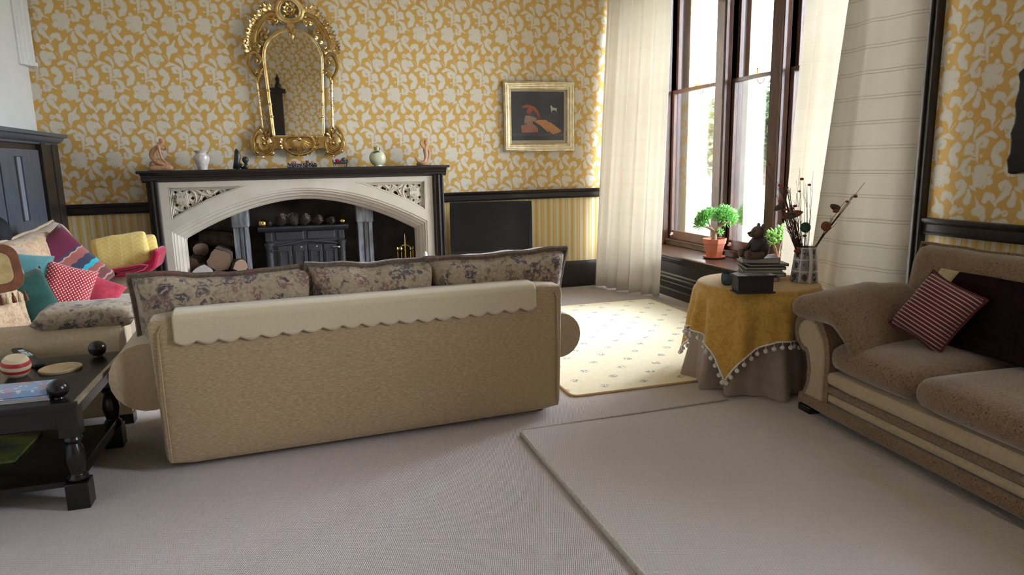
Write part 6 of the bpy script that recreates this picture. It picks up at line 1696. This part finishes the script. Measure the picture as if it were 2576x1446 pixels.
# dotted trinket box with candles
x1_, x2_ = mp(723), mp(797)
tb = thing('dotted_box', 'black white-dotted box holding small orange candles on the mantel', 'box', ((x1_+x2_)/2, YM, MZ))
obj('box', MB().prism([(x1_, MZ+.001), (x2_, MZ+.001), (x2_, MZ+.044), (x1_+.22, MZ+.048), (x1_+.13, MZ+.040), (x1_+.06, MZ+.042), (x1_, MZ+.052)], 'y', YM-.045, YM+.045), M['dots'], tb, smooth=False, bevel=.003)
for (u, w, h, mt) in ((.06, .05, .018, 'copper'), (.105, .04, .016, 'ball_cream'), (.15, .035, .014, 'copper'), (.19, .035, .020, 'brown_cloth'), (.24, .03, .014, 'copper')):
    obj('candle', MB().box(x1_+u-w/2, x1_+u+w/2, YM-.03, YM+.03, MZ+.036, MZ+.05+h), M[mt], tb, smooth=False, bevel=.003)
# small black bench with trinkets
xb = mp(857)
bn = thing('miniature_bench', 'tiny black cast bench holding a red ball on the mantel', 'ornament', (xb, YM, MZ))
w2 = mp(876)-xb
bm_ = MB().rbox(xb, YM, MZ+.040, w2*2-.006, .055, .022, .010, 5)
for s in (-1, 1):
    bm_.rbox(xb+s*(w2-.004), YM, MZ+.058, .012, .055, .036, .006, 4)
    for y in (-.022, .022): bm_.tube([(xb+s*(w2-.012), YM+y, MZ+.036), (xb+s*(w2-.010), YM+y, MZ+.018), (xb+s*(w2-.016), YM+y, MZ+.001)], [.007, .005, .006], 6)
    for y in (-.02,): bm_.tube([(xb+s*(w2-.034), YM+y, MZ+.036), (xb+s*(w2-.032), YM+y, MZ+.016), (xb+s*(w2-.036), YM+y, MZ+.001)], [.006, .005, .005], 6)
obj('frame', bm_, M['iron'], bn)
tag(obj('ball', MB().ball((xb-.030, YM-.005, MZ+.066), (.022, .018, .017), 12), M['red_wool']), 'small red ball lying in the tiny black bench', 'ball')
tag(obj('dish', MB().ball((xb+.036, YM-.005, MZ+.074), (.026, .02, .022), 12), M['celadon_dark']), 'small dark green lump in the right of the tiny bench', 'ornament')
tag(obj('trinket', MB().tube([(xb-.008, YM, MZ+.054), (xb+.012, YM, MZ+.074), (xb+.02, YM, MZ+.080)], .004, 6).ball((xb+.0, YM-.01, MZ+.058), (.018, .012, .008), 8), M['celadon_dark']), 'tiny dark green trinket in the middle of the tiny bench', 'ornament')
# celadon moon flask
xm = mp(951); k = SMX
mf = thing('moon_flask', 'round pale green crackle glazed flask with dark mount on the mantel', 'vase', (xm, YM, MZ))
obj('body', MB().ball((xm, YM, MZ+24*k), (24.5*k, 17*k, 24*k), 28).lathe([(12*k, .001), (12*k, 4*k)], (xm, YM, MZ), 20), M['celadon'], mf)
obj('neck', MB().lathe([(9*k, 44*k), (4.8*k, 47*k), (4.8*k, 52*k), (7*k, 56*k), (5*k, 56*k)], (xm, YM, MZ), 18, None, False), M['celadon'], mf)
obj('mount', MB().tube([(xm-12*k, YM-9*k, MZ+38*k), (xm-6*k, YM-12*k, MZ+42*k), (xm+2*k, YM-12*k, MZ+43*k), (xm+8*k, YM-9*k, MZ+41*k)], [2*k, 3*k, 3*k, 1.6*k], 8), M['celadon_dark'], mf)
for s in (-1, 1): obj('ear', MB().tube([(xm+s*5*k, YM, MZ+46*k), (xm+s*7.5*k, YM, MZ+50*k), (xm+s*6.5*k, YM, MZ+56*k)], 1.3*k, 6), M['celadon_dark'], mf)
